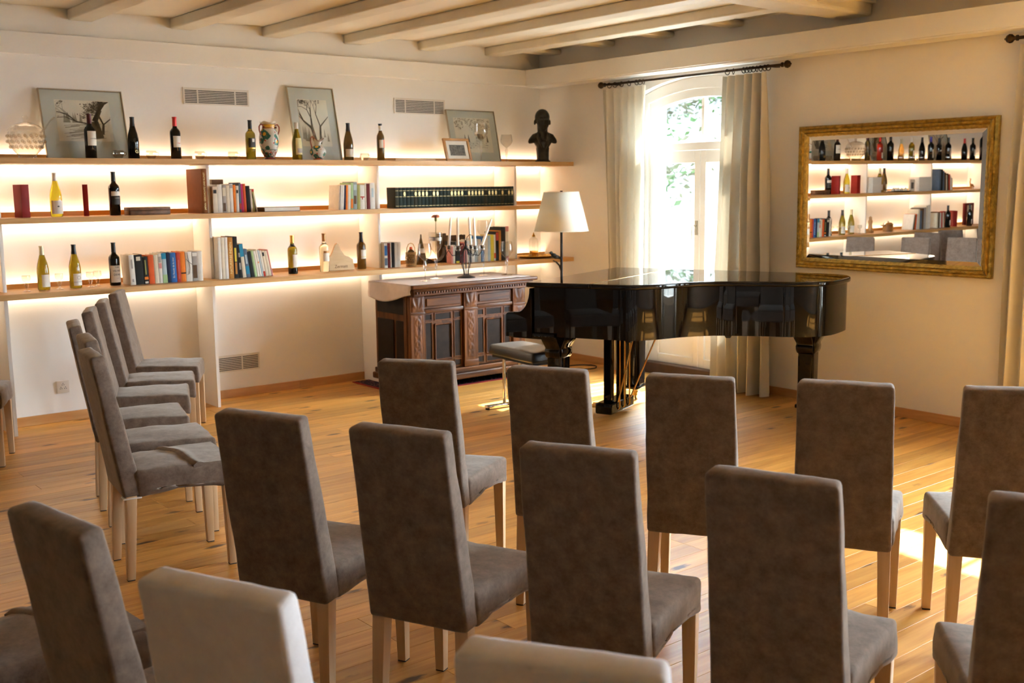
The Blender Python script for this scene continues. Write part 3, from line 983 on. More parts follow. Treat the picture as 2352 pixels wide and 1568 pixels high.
# ------------------------------------------------------------------ grand piano (local: x = u from treble to bass along keyboard, y = -v ; v from keyboard to tail)
pn = thing('grand_piano', 'glossy black grand piano with closed lid in front of the window', 'piano', (-2.1905, -2.3886, 0), R(20.5))
def smooth_closed(pts, sub=6):
    """Catmull-Rom through open list"""
    out = []
    n = len(pts)
    for i in range(n - 1):
        p0 = pts[max(i - 1, 0)]; p1 = pts[i]; p2 = pts[i + 1]; p3 = pts[min(i + 2, n - 1)]
        for k in range(sub):
            t = k / sub
            out.append(tuple(0.5 * ((2 * p1[d]) + (-p0[d] + p2[d]) * t + (2 * p0[d] - 5 * p1[d] + 4 * p2[d] - p3[d]) * t * t + (-p0[d] + 3 * p1[d] - 3 * p2[d] + p3[d]) * t ** 3) for d in (0, 1)))
    out.append(pts[-1])
    return out
bent = smooth_closed([(0.064, 0.60), (0.083, 0.735), (0.20, 0.865), (0.40, 0.985), (0.555, 1.145), (0.655, 1.40), (0.712, 1.61), (0.80, 1.755), (0.935, 1.835), (1.19, 1.862), (1.315, 1.845), (1.42, 1.78), (1.475, 1.64), (1.485, 1.45)], 6)
FV = 0.455
lid_main = [(0.052, FV + 0.002)] + bent + [(1.475, FV + 0.002)]
lid_front = [(0.0, 0.0), (0.052, FV - 0.002), (1.475, FV - 0.002), (1.455, 0.0)]
L2 = lambda P: [(u, -v) for u, v in P]
def lid_piece(poly, name):
    m = MB().prism(L2(poly), 0.966, 1.0, 'z')
    return m.build(name, M['piano'], pn, bevel=0.010, seg=3, smooth=40)
lm = lid_piece(lid_main, 'lid')
lid_piece(lid_front, 'lid_front_flap')
MB().tube([(0.06, -FV, 1.0005), (1.47, -FV, 1.0005)], 0.0028, 6).build('hinge', M['brass'], lm)
def inset(poly, d):
    n = len(poly); out = []
    for i in range(n):
        a, b2, c = Vector(poly[i - 1]), Vector(poly[i]), Vector(poly[(i + 1) % n])
        e1 = (b2 - a).normalized(); e2 = (c - b2).normalized()
        n1 = Vector((e1.y, -e1.x)); n2 = Vector((e2.y, -e2.x))
        nn = (n1 + n2)
        nn = nn.normalized() if nn.length > 1e-6 else n1
        k = max(0.35, nn.dot(n1))
        out.append(tuple(b2 + nn * d / k))
    return out
case_poly = [(0.022, 0.02), (0.052, 0.46)] + bent + [(1.475, 0.46), (1.445, 0.02)]
# orientation check so that inset goes inwards
def area(P):
    return 0.5 * sum(P[i][0] * P[(i + 1) % len(P)][1] - P[(i + 1) % len(P)][0] * P[i][1] for i in range(len(P)))
rim_o = inset(case_poly, 0.022 if area(case_poly) < 0 else -0.022)
if abs(area(rim_o)) > abs(area(case_poly)):
    rim_o = inset(case_poly, -0.022 if area(case_poly) < 0 else 0.022)
MB().prism(L2(rim_o), 0.632, 0.9655, 'z').build('rim', M['piano'], pn, smooth=35)
# keybed, cheeks, fallboard, keys
MB().box(0.03, 1.43, -0.20, 0.150, 0.612, 0.655).build('keybed', M['piano'], pn, bevel=0.004)
prof = [(-0.172, 0.62), (-0.172, 0.770), (-0.165, 0.782), (-0.150, 0.788), (-0.085, 0.792)]
for k in range(9):
    a = k / 8 * PI / 2
    prof.append((-0.085 + 0.10 * math.sin(a), 0.792 + 0.165 * (1 - math.cos(a)) ** 1.0))
prof += [(0.03, 0.960), (0.03, 0.62)]
for u in (0.022, 1.385):
    m = MB().prism([(-v, z) for v, z in prof], u, u + 0.055, 'x')
    m.build('cheek', M['piano'], pn, bevel=0.003, smooth=40)
fb = [(-0.15, 0.712), (-0.145, 0.735), (-0.10, 0.752), (0.0, 0.768), (0.02, 0.80), (0.022, 0.955), (0.04, 0.955), (0.04, 0.70), (-0.10, 0.700)]
MB().prism([(-v, z) for v, z in fb], 0.0785, 1.384, 'x').build('fallboard', M['piano'], pn, smooth=40, bevel=0.002)
MB().box(0.0785, 1.384, 0.130, 0.152, 0.656, 0.700).build('key_slip', M['piano'], pn, bevel=0.003)
# legs
def pleg(u, v, flip=1):
    g = bpy.data.objects.new('leg', None); col.objects.link(g); g.parent = pn; g.location = (u, -v, 0)
    prof2 = [(0.055, 0.12), (0.060, 0.30), (0.066, 0.44), (0.068, 0.475), (0.085, 0.480), (0.095, 0.50), (0.098, 0.525), (0.090, 0.545), (0.115, 0.575), (0.135, 0.60), (0.14, 0.632)]
    P = MB()
    left = [(-a, z) for a, z in prof2]; right = [(a, z) for a, z in prof2[::-1]]
    P.prism(left + right, -0.055, 0.055, 'y')
    P.build('leg_post', M['piano'], g, bevel=0.008, smooth=40)
    Q = MB().prism([(-a * 0.72, z) for a, z in prof2] + [(a * 0.72, z) for a, z in prof2[::-1]], -0.075, 0.075, 'x')
    Q.build('leg_cheek', M['piano'], g, bevel=0.008, smooth=40)
    MB().box(-0.10, 0.10, -0.06, 0.06, 0.095, 0.122).build('leg_foot', M['piano'], g, bevel=0.008)
    c = MB()
    c.tube([(0.0, 0, 0.095), (0.0, 0, 0.055)], 0.014, 10)
    c.box(-0.018, 0.018, -0.022, 0.022, 0.035, 0.062)
    w_ = MB().lathe([(0.0, -0.015), (0.030, -0.015), (0.034, -0.008), (0.034, 0.008), (0.030, 0.015), (0.0, 0.015)], 18)
    w_.xf(Matrix.Translation((0.022, 0, 0.0345)) @ Matrix.Rotation(PI / 2, 4, 'X'))
    c.build('caster_fork', M['brass'], g); w_.build('caster', M['chrome'], g)
    return g
pleg(0.17, 0.16); pleg(1.23, 0.27); pleg(1.12, 1.62)
# lyre
ly = bpy.data.objects.new('pedal_lyre', None); col.objects.link(ly); ly.parent = pn; ly.location = (0.66, -0.36, 0)
for s in (-1, 1):
    p = MB().box(0.105 * s - 0.028, 0.105 * s + 0.028, -0.03, 0.03, 0.115, 0.632)
    p.build('lyre_post', M['piano'], ly, bevel=0.006)
MB().box(-0.20, 0.20, -0.065, 0.065, 0.035, 0.118).build('lyre_box', M['piano'], ly, bevel=0.014)
MB().box(-0.16, 0.16, -0.05, 0.05, 0.600, 0.6315).build('lyre_top', M['piano'], ly, bevel=0.006)
for k, u in enumerate((-0.085, 0.0, 0.085)):
    MB().tube([(u, -0.066, 0.06), (u, -0.076, 0.075), (u, -0.076, 0.62)], 0.0055, 8).build('pedal_rod', M['brass'], ly)
    pd = MB().prism([(-0.012, 0.0), (0.012, 0.0), (0.015, 0.12), (0.008, 0.15), (-0.008, 0.15), (-0.015, 0.12)], 0.050, 0.060, 'z')
    pd.xf(Matrix.Translation((u * 0.7, 0.055, 0)))
    pd.build('pedal', M['brass'], ly, bevel=0.002)
MB().tube([(-0.10, -0.07, 0.115), (-0.02, -0.16, 0.62)], 0.006, 8).build('brace_rod', M['brass'], ly)
MB().tube([(0.12, -0.07, 0.115), (0.20, -0.26, 0.62)], 0.006, 8).build('brace_rod', M['brass'], ly)
# underside ribs
for k, (p, q) in enumerate((((0.30, 0.62), (1.30, 0.5)), ((0.80, 1.15), (1.35, 0.9)), ((1.30, 0.3), (1.15, 1.5)))):
    MB().tube([(p[0], -p[1], 0.615), (q[0], -q[1], 0.615)], 0.03, 6).build('under_brace', M['piano_matte'], pn)

# ------------------------------------------------------------------ bench
bn = thing('piano_bench', 'black leather piano bench on chrome legs, partly under the keyboard', 'bench', (-1.835, -1.985, 0), R(-96))
soft = soft_hexa('cushion', [(-0.30, -0.165, 0.405), (0.30, -0.165, 0.405), (0.30, 0.165, 0.405), (-0.30, 0.165, 0.405),
                             (-0.29, -0.155, 0.480), (0.29, -0.155, 0.480), (0.29, 0.155, 0.480), (-0.29, 0.155, 0.480)], M['leather'], 8, 0.018, 0.0012, 5, crown=0.012)
mobj('cushion', soft, bn)
MB().box(-0.27, 0.27, -0.14, 0.14, 0.385, 0.404).build('seat_pan', M['iron'], bn)
for sx in (-0.22, 0.22):
    for sy in (-0.07, 0.07):
        MB().tube([(sx, sy, 0.03), (sx, sy, 0.386)], 0.013, 12).build('post', M['chrome'], bn)
    f = MB().box(sx - 0.022, sx + 0.022, -0.235, 0.235, 0.012, 0.032)
    f.build('foot_bar', M['chrome'], bn, bevel=0.005)
    for sy in (-0.22, 0.22):
        MB().lathe([(0.016, 0.0), (0.016, 0.012)], 10, c=(sx, sy, 0.0003)).build('glide', M['rubber'], bn)
# cable on the floor behind the piano
cp = [(-0.95, -0.62, 0.006), (-0.75, -0.72, 0.006), (-0.52, -0.80, 0.006), (-0.36, -0.93, 0.006), (-0.22, -0.98, 0.006), (-0.12, -0.90, 0.006), (-0.16, -0.78, 0.006), (-0.32, -0.72, 0.006), (-0.46, -0.78, 0.012), (-0.50, -0.90, 0.006)]
cs = smooth_closed([(p[0], p[1]) for p in cp], 6)
tag(MB().tube([(x, y, 0.006) for x, y in cs], 0.0055, 8).build('floor_cable', M['cable']), 'thin black cable looped on the floor behind the piano', 'cable')
# ------------------------------------------------------------------ gilt mirror
mr = thing('wall_mirror', 'large rectangular mirror in an ornate gilt frame on the beige wall', 'mirror', (-0.012, -3.757, 1.013), 0)
mr.rotation_euler = (0, R(-0.25), R(-0.5))
MW, MH = 1.515 / 2, 1.042
def frame_ring(d0, d1, x0, x1, y_half, h):
    """four mitred rails between inset d0 and d1, wall depth x1 (outer) front x0"""
    out = []
    o = [(-y_half + d0, d0), (y_half - d0, d0), (y_half - d0, h - d0), (-y_half + d0, h - d0)]
    i = [(-y_half + d1, d1), (y_half - d1, d1), (y_half - d1, h - d1), (-y_half + d1, h - d1)]
    for k in range(4):
        k2 = (k + 1) % 4
        out.append([o[k], o[k2], i[k2], i[k]])
    return out
def rail(prof, k):
    """sweep profile [(inset, xfront)] along side k with mitred ends, segmented so relief can be carved in"""
    m = MB()
    n = 90 if k % 2 == 0 else 62
    rings = []
    for s in range(n + 1):
        t = s / n
        pts = []
        for j, (d, x) in enumerate(prof):
            c = [(-MW + d, d), (MW - d, d), (MW - d, MH - d), (-MW + d, MH - d)]
            a, b2 = c[k], c[(k + 1) % 4]
            y = a[0] + (b2[0] - a[0]) * t; z = a[1] + (b2[1] - a[1]) * t
            bump = 0
            if j == 2:
                bump = 0.004 * (1 if (s % 2) else -0.4)
            if j in (4, 5):
                bump = 0.003 * math.sin(s * 1.9) + 0.002 * noise.noise(Vector((s * 0.6, k * 5, j)))
            pts.append((x - bump, y, z))
        rings.append(pts)
    vs = [p for r_ in rings for p in r_]
    q = len(prof); fs = []
    for s in range(n):
        for j in range(q - 1):
            fs.append((s * q + j, (s + 1) * q + j, (s + 1) * q + j + 1, s * q + j + 1))
    return m.add(vs, fs)
P_OUT = [(0.0, 0.010), (0.0, -0.030), (0.010, -0.040), (0.022, -0.036), (0.030, -0.046), (0.042, -0.044), (0.050, -0.030)]
P_IN = [(0.050, -0.030), (0.054, -0.034), (0.062, -0.026), (0.068, -0.026), (0.074, -0.016), (0.078, -0.010)]
for k in range(4):
    f = rail(P_OUT, k).build('frame_rail', M['gold'], mr, smooth=50)
    rail(P_IN, k).build('sight_edge', M['gold2'], f, smooth=50)
g0, g1 = 0.076, 0.104
MB().box(-0.010, 0.008, -MW + 0.03, MW - 0.03, 0.03, MH - 0.03).build('backing', M['iron'], mr)
q = frame_ring(g1, g1, 0, 0, MW, MH)[0]
y0, z0, y1, z1 = -MW + g1, g1, MW - g1, MH - g1
MB().add([(-0.0150, y0, z0), (-0.0150, y1, z0), (-0.0150, y1, z1), (-0.0150, y0, z1)], [(0, 1, 2, 3)]).build('mirror_glass', M['mirror'], mr, smooth=None, flip_fix=False)
bev = MB()
o = [(-MW + g0, g0), (MW - g0, g0), (MW - g0, MH - g0), (-MW + g0, MH - g0)]
i = [(y0, z0), (y1, z0), (y1, z1), (y0, z1)]
for k in range(4):
    k2 = (k + 1) % 4
    bev = MB().add([(-0.0122, *o[k]), (-0.0122, *o[k2]), (-0.0150, *i[k2]), (-0.0150, *i[k])], [(0, 1, 2, 3)])
    bev.build('mirror_bevel', M['mirror'], mr, smooth=None, flip_fix=False)

# ------------------------------------------------------------------ carved sideboard
SBX0, SBX1 = -2.145, -0.860
SW = (SBX1 - SBX0)
sb = thing('carved_sideboard', 'dark carved walnut sideboard under the shelf behind the piano', 'sideboard', ((SBX0 + SBX1) / 2, -0.595, 0), 0)
sb.scale = (1, 1, 1.0445)
hw = SW / 2
# local y: front is negative; body front at -0.24, top front at -0.36, back at +0.30
MB().box(-hw + 0.06, hw - 0.06, -0.20, 0.29, 0.115, 0.775).build('carcass', M['walnut'], sb)
tp = MB().box(-hw, hw, -0.370, 0.298, 0.812, 0.842)
tp.build('top', M['walnutx'], sb, bevel=0.010, seg=3)
MB().box(-hw + 0.025, hw - 0.025, -0.335, 0.29, 0.790, 0.8118).build('top_moulding', M['walnutx'], sb, bevel=0.006)
MB().box(-hw + 0.045, hw - 0.045, -0.305, 0.29, 0.752, 0.7898).build('frieze_moulding', M['walnutx'], sb, bevel=0.004)
dm = MB().box(-0.008, 0.008, -0.012, 0.0, 0, 0.016).mesh('dentil', M['walnutx'], bevel=0.002)
nd = 44
for k in range(nd):
    mobj('dentil', dm, sb, (-hw + 0.06 + (SW - 0.12) * (k + 0.5) / nd, -0.3052, 0.768))
MB().box(-hw + 0.01, hw - 0.01, -0.285, 0.29, 0.062, 0.112).build('base_moulding', M['walnutx'], sb, bevel=0.010, seg=3)
MB().box(-hw + 0.03, hw - 0.03, -0.262, 0.28, 0.1125, 0.150).build('plinth', M['walnutx'], sb, bevel=0.006)
for sx in (-hw + 0.10, hw - 0.10):
    for sy in (-0.20, 0.22):
        MB().lathe([(0.030, 0.0), (0.045, 0.015), (0.048, 0.035), (0.036, 0.050), (0.040, 0.0615)], 14, c=(sx, sy, 0.0075)).build('bun_foot', M['walnut'], sb)
def carved(wid, h, seed, leaf):
    """relief strip: scroll-work displaced grid, centred x, z from 0, front at y=0 going to -y"""
    nx, nz = 12, max(8, int(h / 0.008))
    vs, fs = [], []
    for j in range(nz + 1):
        for i2 in range(nx + 1):
            x = (i2 / nx - 0.5) * wid; z = h * j / nz
            ed = min(i2, nx - i2, j, nz - j)
            rel = 0
            if ed > 0:
                if leaf:
                    a = math.atan2(z - 0.0, x); rel = 0.010 * abs(math.sin(a * 5)) * min(1, (z / h) * 3) * (1 - 0.5 * (z / h))
                else:
                    ph = z * 46 + seed
                    rel = 0.003 * (math.cos(x / wid * 12 + 2.6 * math.sin(ph * 1.6) * (1 if x > 0 else -1)) * 0.5 + 0.5) + 0.006 * abs(noise.noise(Vector((abs(x) * 75, z * 75, seed))))
                    rel *= 1.0 - 0.75 * abs(x / wid * 2) ** 4
            vs.append((x, -rel, z))
    for j in range(nz):
        for i2 in range(nx):
            a = j * (nx + 1) + i2
            fs.append((a, a + 1, a + nx + 2, a + nx + 1))
    return MB().add(vs, fs)
PX = [-hw + 0.115, 0.005, hw - 0.115]
for k, px in enumerate(PX):
    pl = MB().box(px - 0.068, px + 0.068, -0.250, -0.20, 0.152, 0.748).build('pilaster', M['walnut'], sb, bevel=0.005)
    c1 = carved(0.078, 0.37, k * 3.1, False).build('carving', M['walnut'], pl, smooth=60, flip_fix=False); c1.location = (px, -0.2505, 0.225)
    c2 = carved(0.112, 0.115, k, True).build('leaf_carving', M['walnut'], pl, smooth=60, flip_fix=False); c2.location = (px, -0.2525, 0.628)
    MB().box(px - 0.074, px + 0.074, -0.256, -0.2502, 0.152, 0.205).build('pilaster_base', M['walnutx'], pl, bevel=0.004)
    MB().box(px - 0.072, px + 0.072, -0.256, -0.2502, 0.606, 0.622).build('pilaster_collar', M['walnutx'], pl, bevel=0.003)
def rope(pts_, r_):
    m = MB()
    a, b2 = Vector(pts_[0]), Vector(pts_[1])
    n = max(6, int((b2 - a).length / 0.010))
    for k in range(n):
        p = a + (b2 - a) * ((k + 0.5) / n)
        m.ball(p, r_, r_, r_, 6, 5)
    return m
for d0, d1 in ((PX[0] + 0.072, PX[1] - 0.072), (PX[1] + 0.072, PX[2] - 0.072)):
    w_ = d1 - d0; cx = (d0 + d1) / 2
    dr = MB().box(d0, d1, -0.232, -0.2005, 0.640, 0.740).build('drawer', M['walnutx'], sb, bevel=0.004)
    MB().box(d0 + 0.025, d1 - 0.025, -0.242, -0.2322, 0.660, 0.722).build('drawer_panel', M['walnutx'], dr, bevel=0.006)
    MB().box(d0, d1, -0.246, -0.2005, 0.612, 0.6395).build('rail', M['walnutx'], sb, bevel=0.004)
    dz0, dz1 = 0.155, 0.610
    door = MB().box(d0, d1, -0.222, -0.2005, dz0, dz1).build('door', M['walnut'], sb)
    pw = 0.165; pz0, pz1 = 0.235, 0.515
    MB().box(cx - pw / 2, cx + pw / 2, -0.2225, -0.2221, pz0, pz1).build('centre_panel', M['ebony'], door)
    for a, b2 in (((cx - pw / 2, -0.228, pz0), (cx + pw / 2, -0.228, pz0)), ((cx - pw / 2, -0.228, pz1), (cx + pw / 2, -0.228, pz1)), ((cx - pw / 2, -0.228, pz0), (cx - pw / 2, -0.228, pz1)), ((cx + pw / 2, -0.228, pz0), (cx + pw / 2, -0.228, pz1))):
        rope((a, b2), 0.0085).build('rope_moulding', M['walnut'], door, smooth=60)
    xs = [d0 + 0.018, cx - pw / 2 - 0.032, cx - pw / 2 + 0.0, cx + pw / 2, cx + pw / 2 + 0.032, d1 - 0.018]
    cells = [(xs[0], xs[1], 0.555, 0.595), (xs[2] + 0.004, xs[3] - 0.004, 0.550, 0.598), (xs[4], xs[5], 0.555, 0.595), (xs[0], xs[1], 0.245, 0.53), (xs[4], xs[5], 0.245, 0.53), (xs[0], xs[1], 0.172, 0.215), (xs[2] + 0.004, xs[3] - 0.004, 0.170, 0.212), (xs[4], xs[5], 0.172, 0.215)]
    for a, b2, z0_, z1_ in cells:
        MB().box(a, b2, -0.2226, -0.2221, z0_, z1_).build('inlay_panel', M['ebony'], door)
        fr = MB()
        t_ = 0.006
        fr.box(a - t_, b2 + t_, -0.228, -0.2222, z0_ - t_, z0_); fr.box(a - t_, b2 + t_, -0.228, -0.2222, z1_, z1_ + t_)
        fr.box(a - t_, a, -0.228, -0.2222, z0_, z1_); fr.box(b2, b2 + t_, -0.228, -0.2222, z0_, z1_)
        fr.build('panel_moulding', M['walnut'], door)
# end panels
for s in (-1, 1):
    x = s * (hw - 0.06)
    for ya, yb, za, zb_ in ((-0.17, -0.03, 0.16, 0.55), (0.01, 0.25, 0.16, 0.55), (-0.17, 0.25, 0.60, 0.73)):
        MB().box(min(x, x + s * 0.012), max(x, x + s * 0.012), ya, yb, za, zb_).build('end_panel', M['ebony'], sb, bevel=0.004)
    MB().box(min(x, x + s * 0.022), max(x, x + s * 0.022), -0.2002, -0.16, 0.152, 0.748).build('corner_post', M['walnut'], sb, bevel=0.004)
# runner cloth with scalloped edge
rn = MB(); nx, ny = 70, 16
vs, fs = [], []
for i2 in range(nx + 1):
    for j in range(ny + 1):
        s, q = i2 / nx, j / ny
        x = -hw - 0.012 + (SW - 0.06) * s
        yf = -0.355 + 0.012 * abs(math.sin(s * 34))
        y = 0.27 + (yf - 0.27) * q
        vs.append((x, y, 0.8435 + 0.0012 * noise.noise(Vector((x * 20, y * 20, 0)))))
for i2 in range(nx):
    for j in range(ny):
        a = i2 * (ny + 1) + j
        fs.append((a, a + 1, a + ny + 2, a + ny + 1))
o_ = len(vs)
dn = 10
for k in range(dn + 1):
    for j in range(ny + 1):
        q = j / ny
        hang = 0.125 + 0.035 * math.sin(q * 4.2) - 0.02 * q
        y = 0.27 + (-0.355 - 0.27) * q + 0.004 * math.sin(q * 20 + k)
        vs.append((-hw - 0.012 - 0.008 * math.sin(k / dn * 2), y, 0.8435 - hang * k / dn))
for k in range(dn):
    for j in range(ny):
        a = o_ + k * (ny + 1) + j
        fs.append((a, a + ny + 1, a + ny + 2, a + 1))
rn.add(vs, fs)
ro = rn.build('table_runner', M['runner'], None, ((SBX0 + SBX1) / 2, -0.595, 0.0382), smooth=70, flip_fix=False)
tag(ro, 'pale linen runner draped over the carved sideboard top', 'runner')
sm_ = ro.modifiers.new('thick', 'SOLIDIFY'); sm_.thickness = 0.0015; sm_.offset = 1
# rug
rg_ = thing('oriental_rug', 'dark patterned rug with a red border under the sideboard', 'rug', (-1.48, -0.44, 0), 0)
def rugmat():
    m, nt, b_ = nmat('rug_pattern'); setp(b_, (0.05, 0.03, 0.03), 0.95, spec=0.1)
    N, L = nt.nodes, nt.links
    tc = N.new('ShaderNodeTexCoord'); v_ = N.new('ShaderNodeTexVoronoi'); v_.inputs['Scale'].default_value = 38
    L.new(tc.outputs['Object'], v_.inputs['Vector'])
    r_ = N.new('ShaderNodeValToRGB'); r_.color_ramp.interpolation = 'CONSTANT'
    r_.color_ramp.elements[0].color = (0.35, 0.26, 0.20, 1); r_.color_ramp.elements[1].position = 0.22; r_.color_ramp.elements[1].color = (0.16, 0.02, 0.02, 1)
    e3 = r_.color_ramp.elements.new(0.36); e3.color = (0.02, 0.018, 0.03, 1)
    L.new(v_.outputs['Distance'], r_.inputs['Fac']); L.new(r_.outputs['Color'], b_.inputs['Base Color'])
    return m
M['rug'] = rugmat()
M['rugred'] = plain('rug_red', (0.25, 0.012, 0.015), 0.95, var=0.1, scale=80)
MB().box(-0.70, 0.62, -0.365, 0.36, 0.0005, 0.0070).build('rug_field', M['rug'], rg_)
MB().box(-0.72, 0.64, -0.395, -0.3652, 0.0005, 0.0072).build('border', M['rugred'], rg_)
MB().box(-0.72, -0.7002, -0.365, 0.36, 0.0005, 0.0072).build('border', M['rugred'], rg_)
MB().box(0.6202, 0.64, -0.365, 0.36, 0.0005, 0.0072).build('border', M['rugred'], rg_)

# ------------------------------------------------------------------ floor lamp with bird
lp = thing('floor_lamp', 'floor lamp with cream shade and a small bird on its black pole', 'lamp', (-0.60, -0.975, 0), 0)
MB().lathe([(0.0, 0.0), (0.13, 0.0), (0.13, 0.008), (0.05, 0.016), (0.012, 0.03)], 28, c=(0, 0, 0.0005)).build('base', M['iron'], lp)
MB().tube([(0, 0, 0.02), (0, 0, 1.60)], 0.0115, 12).build('pole', M['iron'], lp)
sh = MB(); seg = 40
prof = [(0.236, 1.255), (0.153, 1.590)]
sh.lathe(prof, seg, cap=False)
so_ = sh.build('lamp_shade', M['shade'], lp, smooth=60, flip_fix=False)
sm_ = so_.modifiers.new('thick', 'SOLIDIFY'); sm_.thickness = 0.002
for r_, z_ in ((0.2365, 1.256), (0.1535, 1.589)):
    MB().tube([(r_ * math.cos(2 * PI * k / 36), r_ * math.sin(2 * PI * k / 36), z_) for k in range(36)], 0.0022, 6, closed=True).build('shade_ring', M['shade'], so_)
for a in (0, 120, 240):
    MB().tube([(0, 0, 1.575), (0.152 * math.cos(R(a)), 0.152 * math.sin(R(a)), 1.585)], 0.002, 6).build('spider', M['iron'], so_)
dx, dy = -0.777 , 0.629      # towards picture left
def LP(a, z, f=0.0):
    return (dx * a, dy * a, z)
MB().tube([LP(0.0, 0.905), LP(0.018, 0.955), LP(0.045, 0.985), LP(0.075, 1.000)], [0.009, 0.008, 0.007, 0.005], 8).build('branch', M['iron'], lp)
bd = MB()
for a, z, ra, rz in ((0.015, 1.022, 0.030, 0.010), (0.045, 1.030, 0.034, 0.017), (0.068, 1.045, 0.026, 0.019), (0.090, 1.066, 0.017, 0.015)):
    p = LP(a, z); bd.ball(p, ra, ra * 0.8, rz, 12, 8)
bd.tube([LP(0.10, 1.068), LP(0.122, 1.070)], [0.006, 0.001], 6)
bd.tube([LP(0.03, 1.024), LP(-0.012, 1.010)], [0.012, 0.006], 6)
bo = bd.build('bird', M['iron'], lp, smooth=60)
rm = bo.modifiers.new('join', 'REMESH'); rm.mode = 'VOXEL'; rm.voxel_size = 0.004
rm.use_smooth_shade = True
# ------------------------------------------------------------------ wine bottles
Z1, Z2, Z3 = 1.8607, 1.4703, 0.9796
BOT = {
 'bordeaux': [(0.0, 0.0), (0.034, 0.0), (0.0372, 0.004), (0.0375, 0.185), (0.0355, 0.200), (0.027, 0.213), (0.018, 0.222), (0.0148, 0.235), (0.0140, 0.292), (0.0155, 0.293), (0.0155, 0.300), (0.0, 0.300)],
 'burgundy': [(0.0, 0.0), (0.036, 0.0), (0.0402, 0.005), (0.0402, 0.125), (0.0385, 0.150), (0.0325, 0.182), (0.0240, 0.212), (0.0172, 0.238), (0.0148, 0.262), (0.0142, 0.292), (0.0158, 0.293), (0.0158, 0.300), (0.0, 0.300)],
 'slim': [(0.0, 0.0), (0.029, 0.0), (0.0312, 0.004), (0.0312, 0.185), (0.029, 0.205), (0.021, 0.222), (0.0150, 0.234), (0.0135, 0.25), (0.0132, 0.292), (0.0145, 0.293), (0.0145, 0.300), (0.0, 0.300)],
}
def rad_at(prof, z):
    for (r0_, z0_), (r1_, z1_) in zip(prof, prof[1:]):
        if z0_ <= z <= z1_ and z1_ > z0_:
            return r0_ + (r1_ - r0_) * (z - z0_) / (z1_ - z0_)
    return prof[-2][0]
def band(prof, z0_, z1_, off, a0, a1, seg=16, n=6):
    pr = [(rad_at(prof, z0_ + (z1_ - z0_) * k / n) + off, z0_ + (z1_ - z0_) * k / n) for k in range(n + 1)]
    return MB().lathe(pr, seg, a0=a0, a1=a1, cap=False)
def bottle(label, x, z, kind, glass, foil, labels=(), h=0.300, y=-0.30, foil_z=0.235, ks=None, face=-90, group='wine bottles on the shelves', wide=1.0):
    t = thing('wine_bottle', label, 'bottle', (x, y, z), 0, group)
    s = h / 0.300
    prof = [(r_ * s * wide, q * s) for r_, q in BOT[kind]]
    MB().lathe(prof, 24).build('glass_body', M[glass], t, smooth=50)
    if foil:
        fp = [(rad_at(prof, z_ * s) + 0.0008, z_ * s) for z_ in (foil_z, (foil_z + 0.29) / 2, 0.2915)] + [(0.0165 * s * wide, 0.2925 * s), (0.0165 * s * wide, 0.3012 * s), (0.0, 0.3016 * s)]
        MB().lathe(fp, 20, cap=False).build('foil_cap', M[foil], t, smooth=50)
    for lb in labels:
        z0_, z1_, mt, ha = lb[:4]
        fc = face + (lb[4] if len(lb) > 4 else 0)
        off = 0.0006 if len(lb) < 6 else lb[5]
        band(prof, z0_ * s, z1_ * s, off, R(fc - ha), R(fc + ha)).build('label', M[mt], t, smooth=60, flip_fix=False)
    return t
def on_bottle(t, body, size, z, mat, r_, face=-90):
    me = text_mesh(body, size, M[mat])
    # wrap around the cylinder
    for v in me.vertices:
        a = R(face) + v.co.x / r_
        rad = r_ + 0.0012 + v.co.z
        v.co = (rad * math.cos(a), rad * math.sin(a), z + v.co.y)
    return mobj('lettering', me, t)
W = 'label_white'
t = bottle('black bottle with cream label in front of the left tree drawing', -4.329, Z1, 'bordeaux', 'g_black', 'foil_darkred', [(0.088, 0.185, W, 62, 18)], 0.302)
on_bottle(t, 'CHATEAU', 0.010, 0.135, 'ink_black', 0.0382, -72)
t = bottle('black sloping bottle with a gold letter G by the left drawing', -4.034, Z1, 'burgundy', 'g_black', 'foil_black', (), 0.290)
on_bottle(t, 'G', 0.034, 0.050, 'goldleaf', 0.0400, -78); on_bottle(t, '- - - -', 0.008, 0.078, 'goldleaf', 0.0400, -78)
t = bottle('dark bottle with a bright red neck foil on the top shelf', -3.727, Z1, 'bordeaux', 'g_black', 'foil_red', [(0.085, 0.165, W, 62, 18)], 0.300)
on_bottle(t, 'Rouge', 0.009, 0.115, 'label_orange', 0.0382, -72)
t = bottle('olive bottle with black label beside the painted vase', -3.143, Z1, 'bordeaux', 'g_olive', 'foil_black', [(0.095, 0.165, 'label_black', 60, 12), (0.135, 0.160, W, 16, 12, 0.0012), (0.085, 0.093, 'foil_gold', 55, 12)], 0.295)
t = bottle('olive bottle with white neck and yellow label before the middle drawing', -2.754, Z1, 'burgundy', 'g_olive', 'foil_white', [(0.045, 0.175, 'label_yellow', 62, 22), (0.060, 0.095, 'label_grey', 45, 22, 0.0012)], 0.288, foil_z=0.25)
t = bottle('brown burgundy bottle with a low white label on the top shelf', -2.293, Z1, 'burgundy', 'g_brown', 'foil_black', [(0.030, 0.092, W, 75, 10)], 0.297)
t = bottle('slim dark bottle with a white and orange label on the top shelf', -1.988, Z1, 'slim', 'g_brown', 'foil_black', [(0.105, 0.170, W, 35, -15), (0.105, 0.170, 'label_orange', 26, 45)], 0.300, foil_z=0.285)
band([(r_, q) for r_, q in BOT['slim']], 0.245, 0.2845, 0.0008, 0, 2 * PI - 0.001, 20).build('neck_band', M['foil_white'], t)
t = bottle('yellow green bottle with white label between two red boxes', -4.575, Z2, 'burgundy', 'g_yellow', 'foil_white', [(0.020, 0.110, W, 70, 8)], 0.295, y=-0.27, foil_z=0.245)
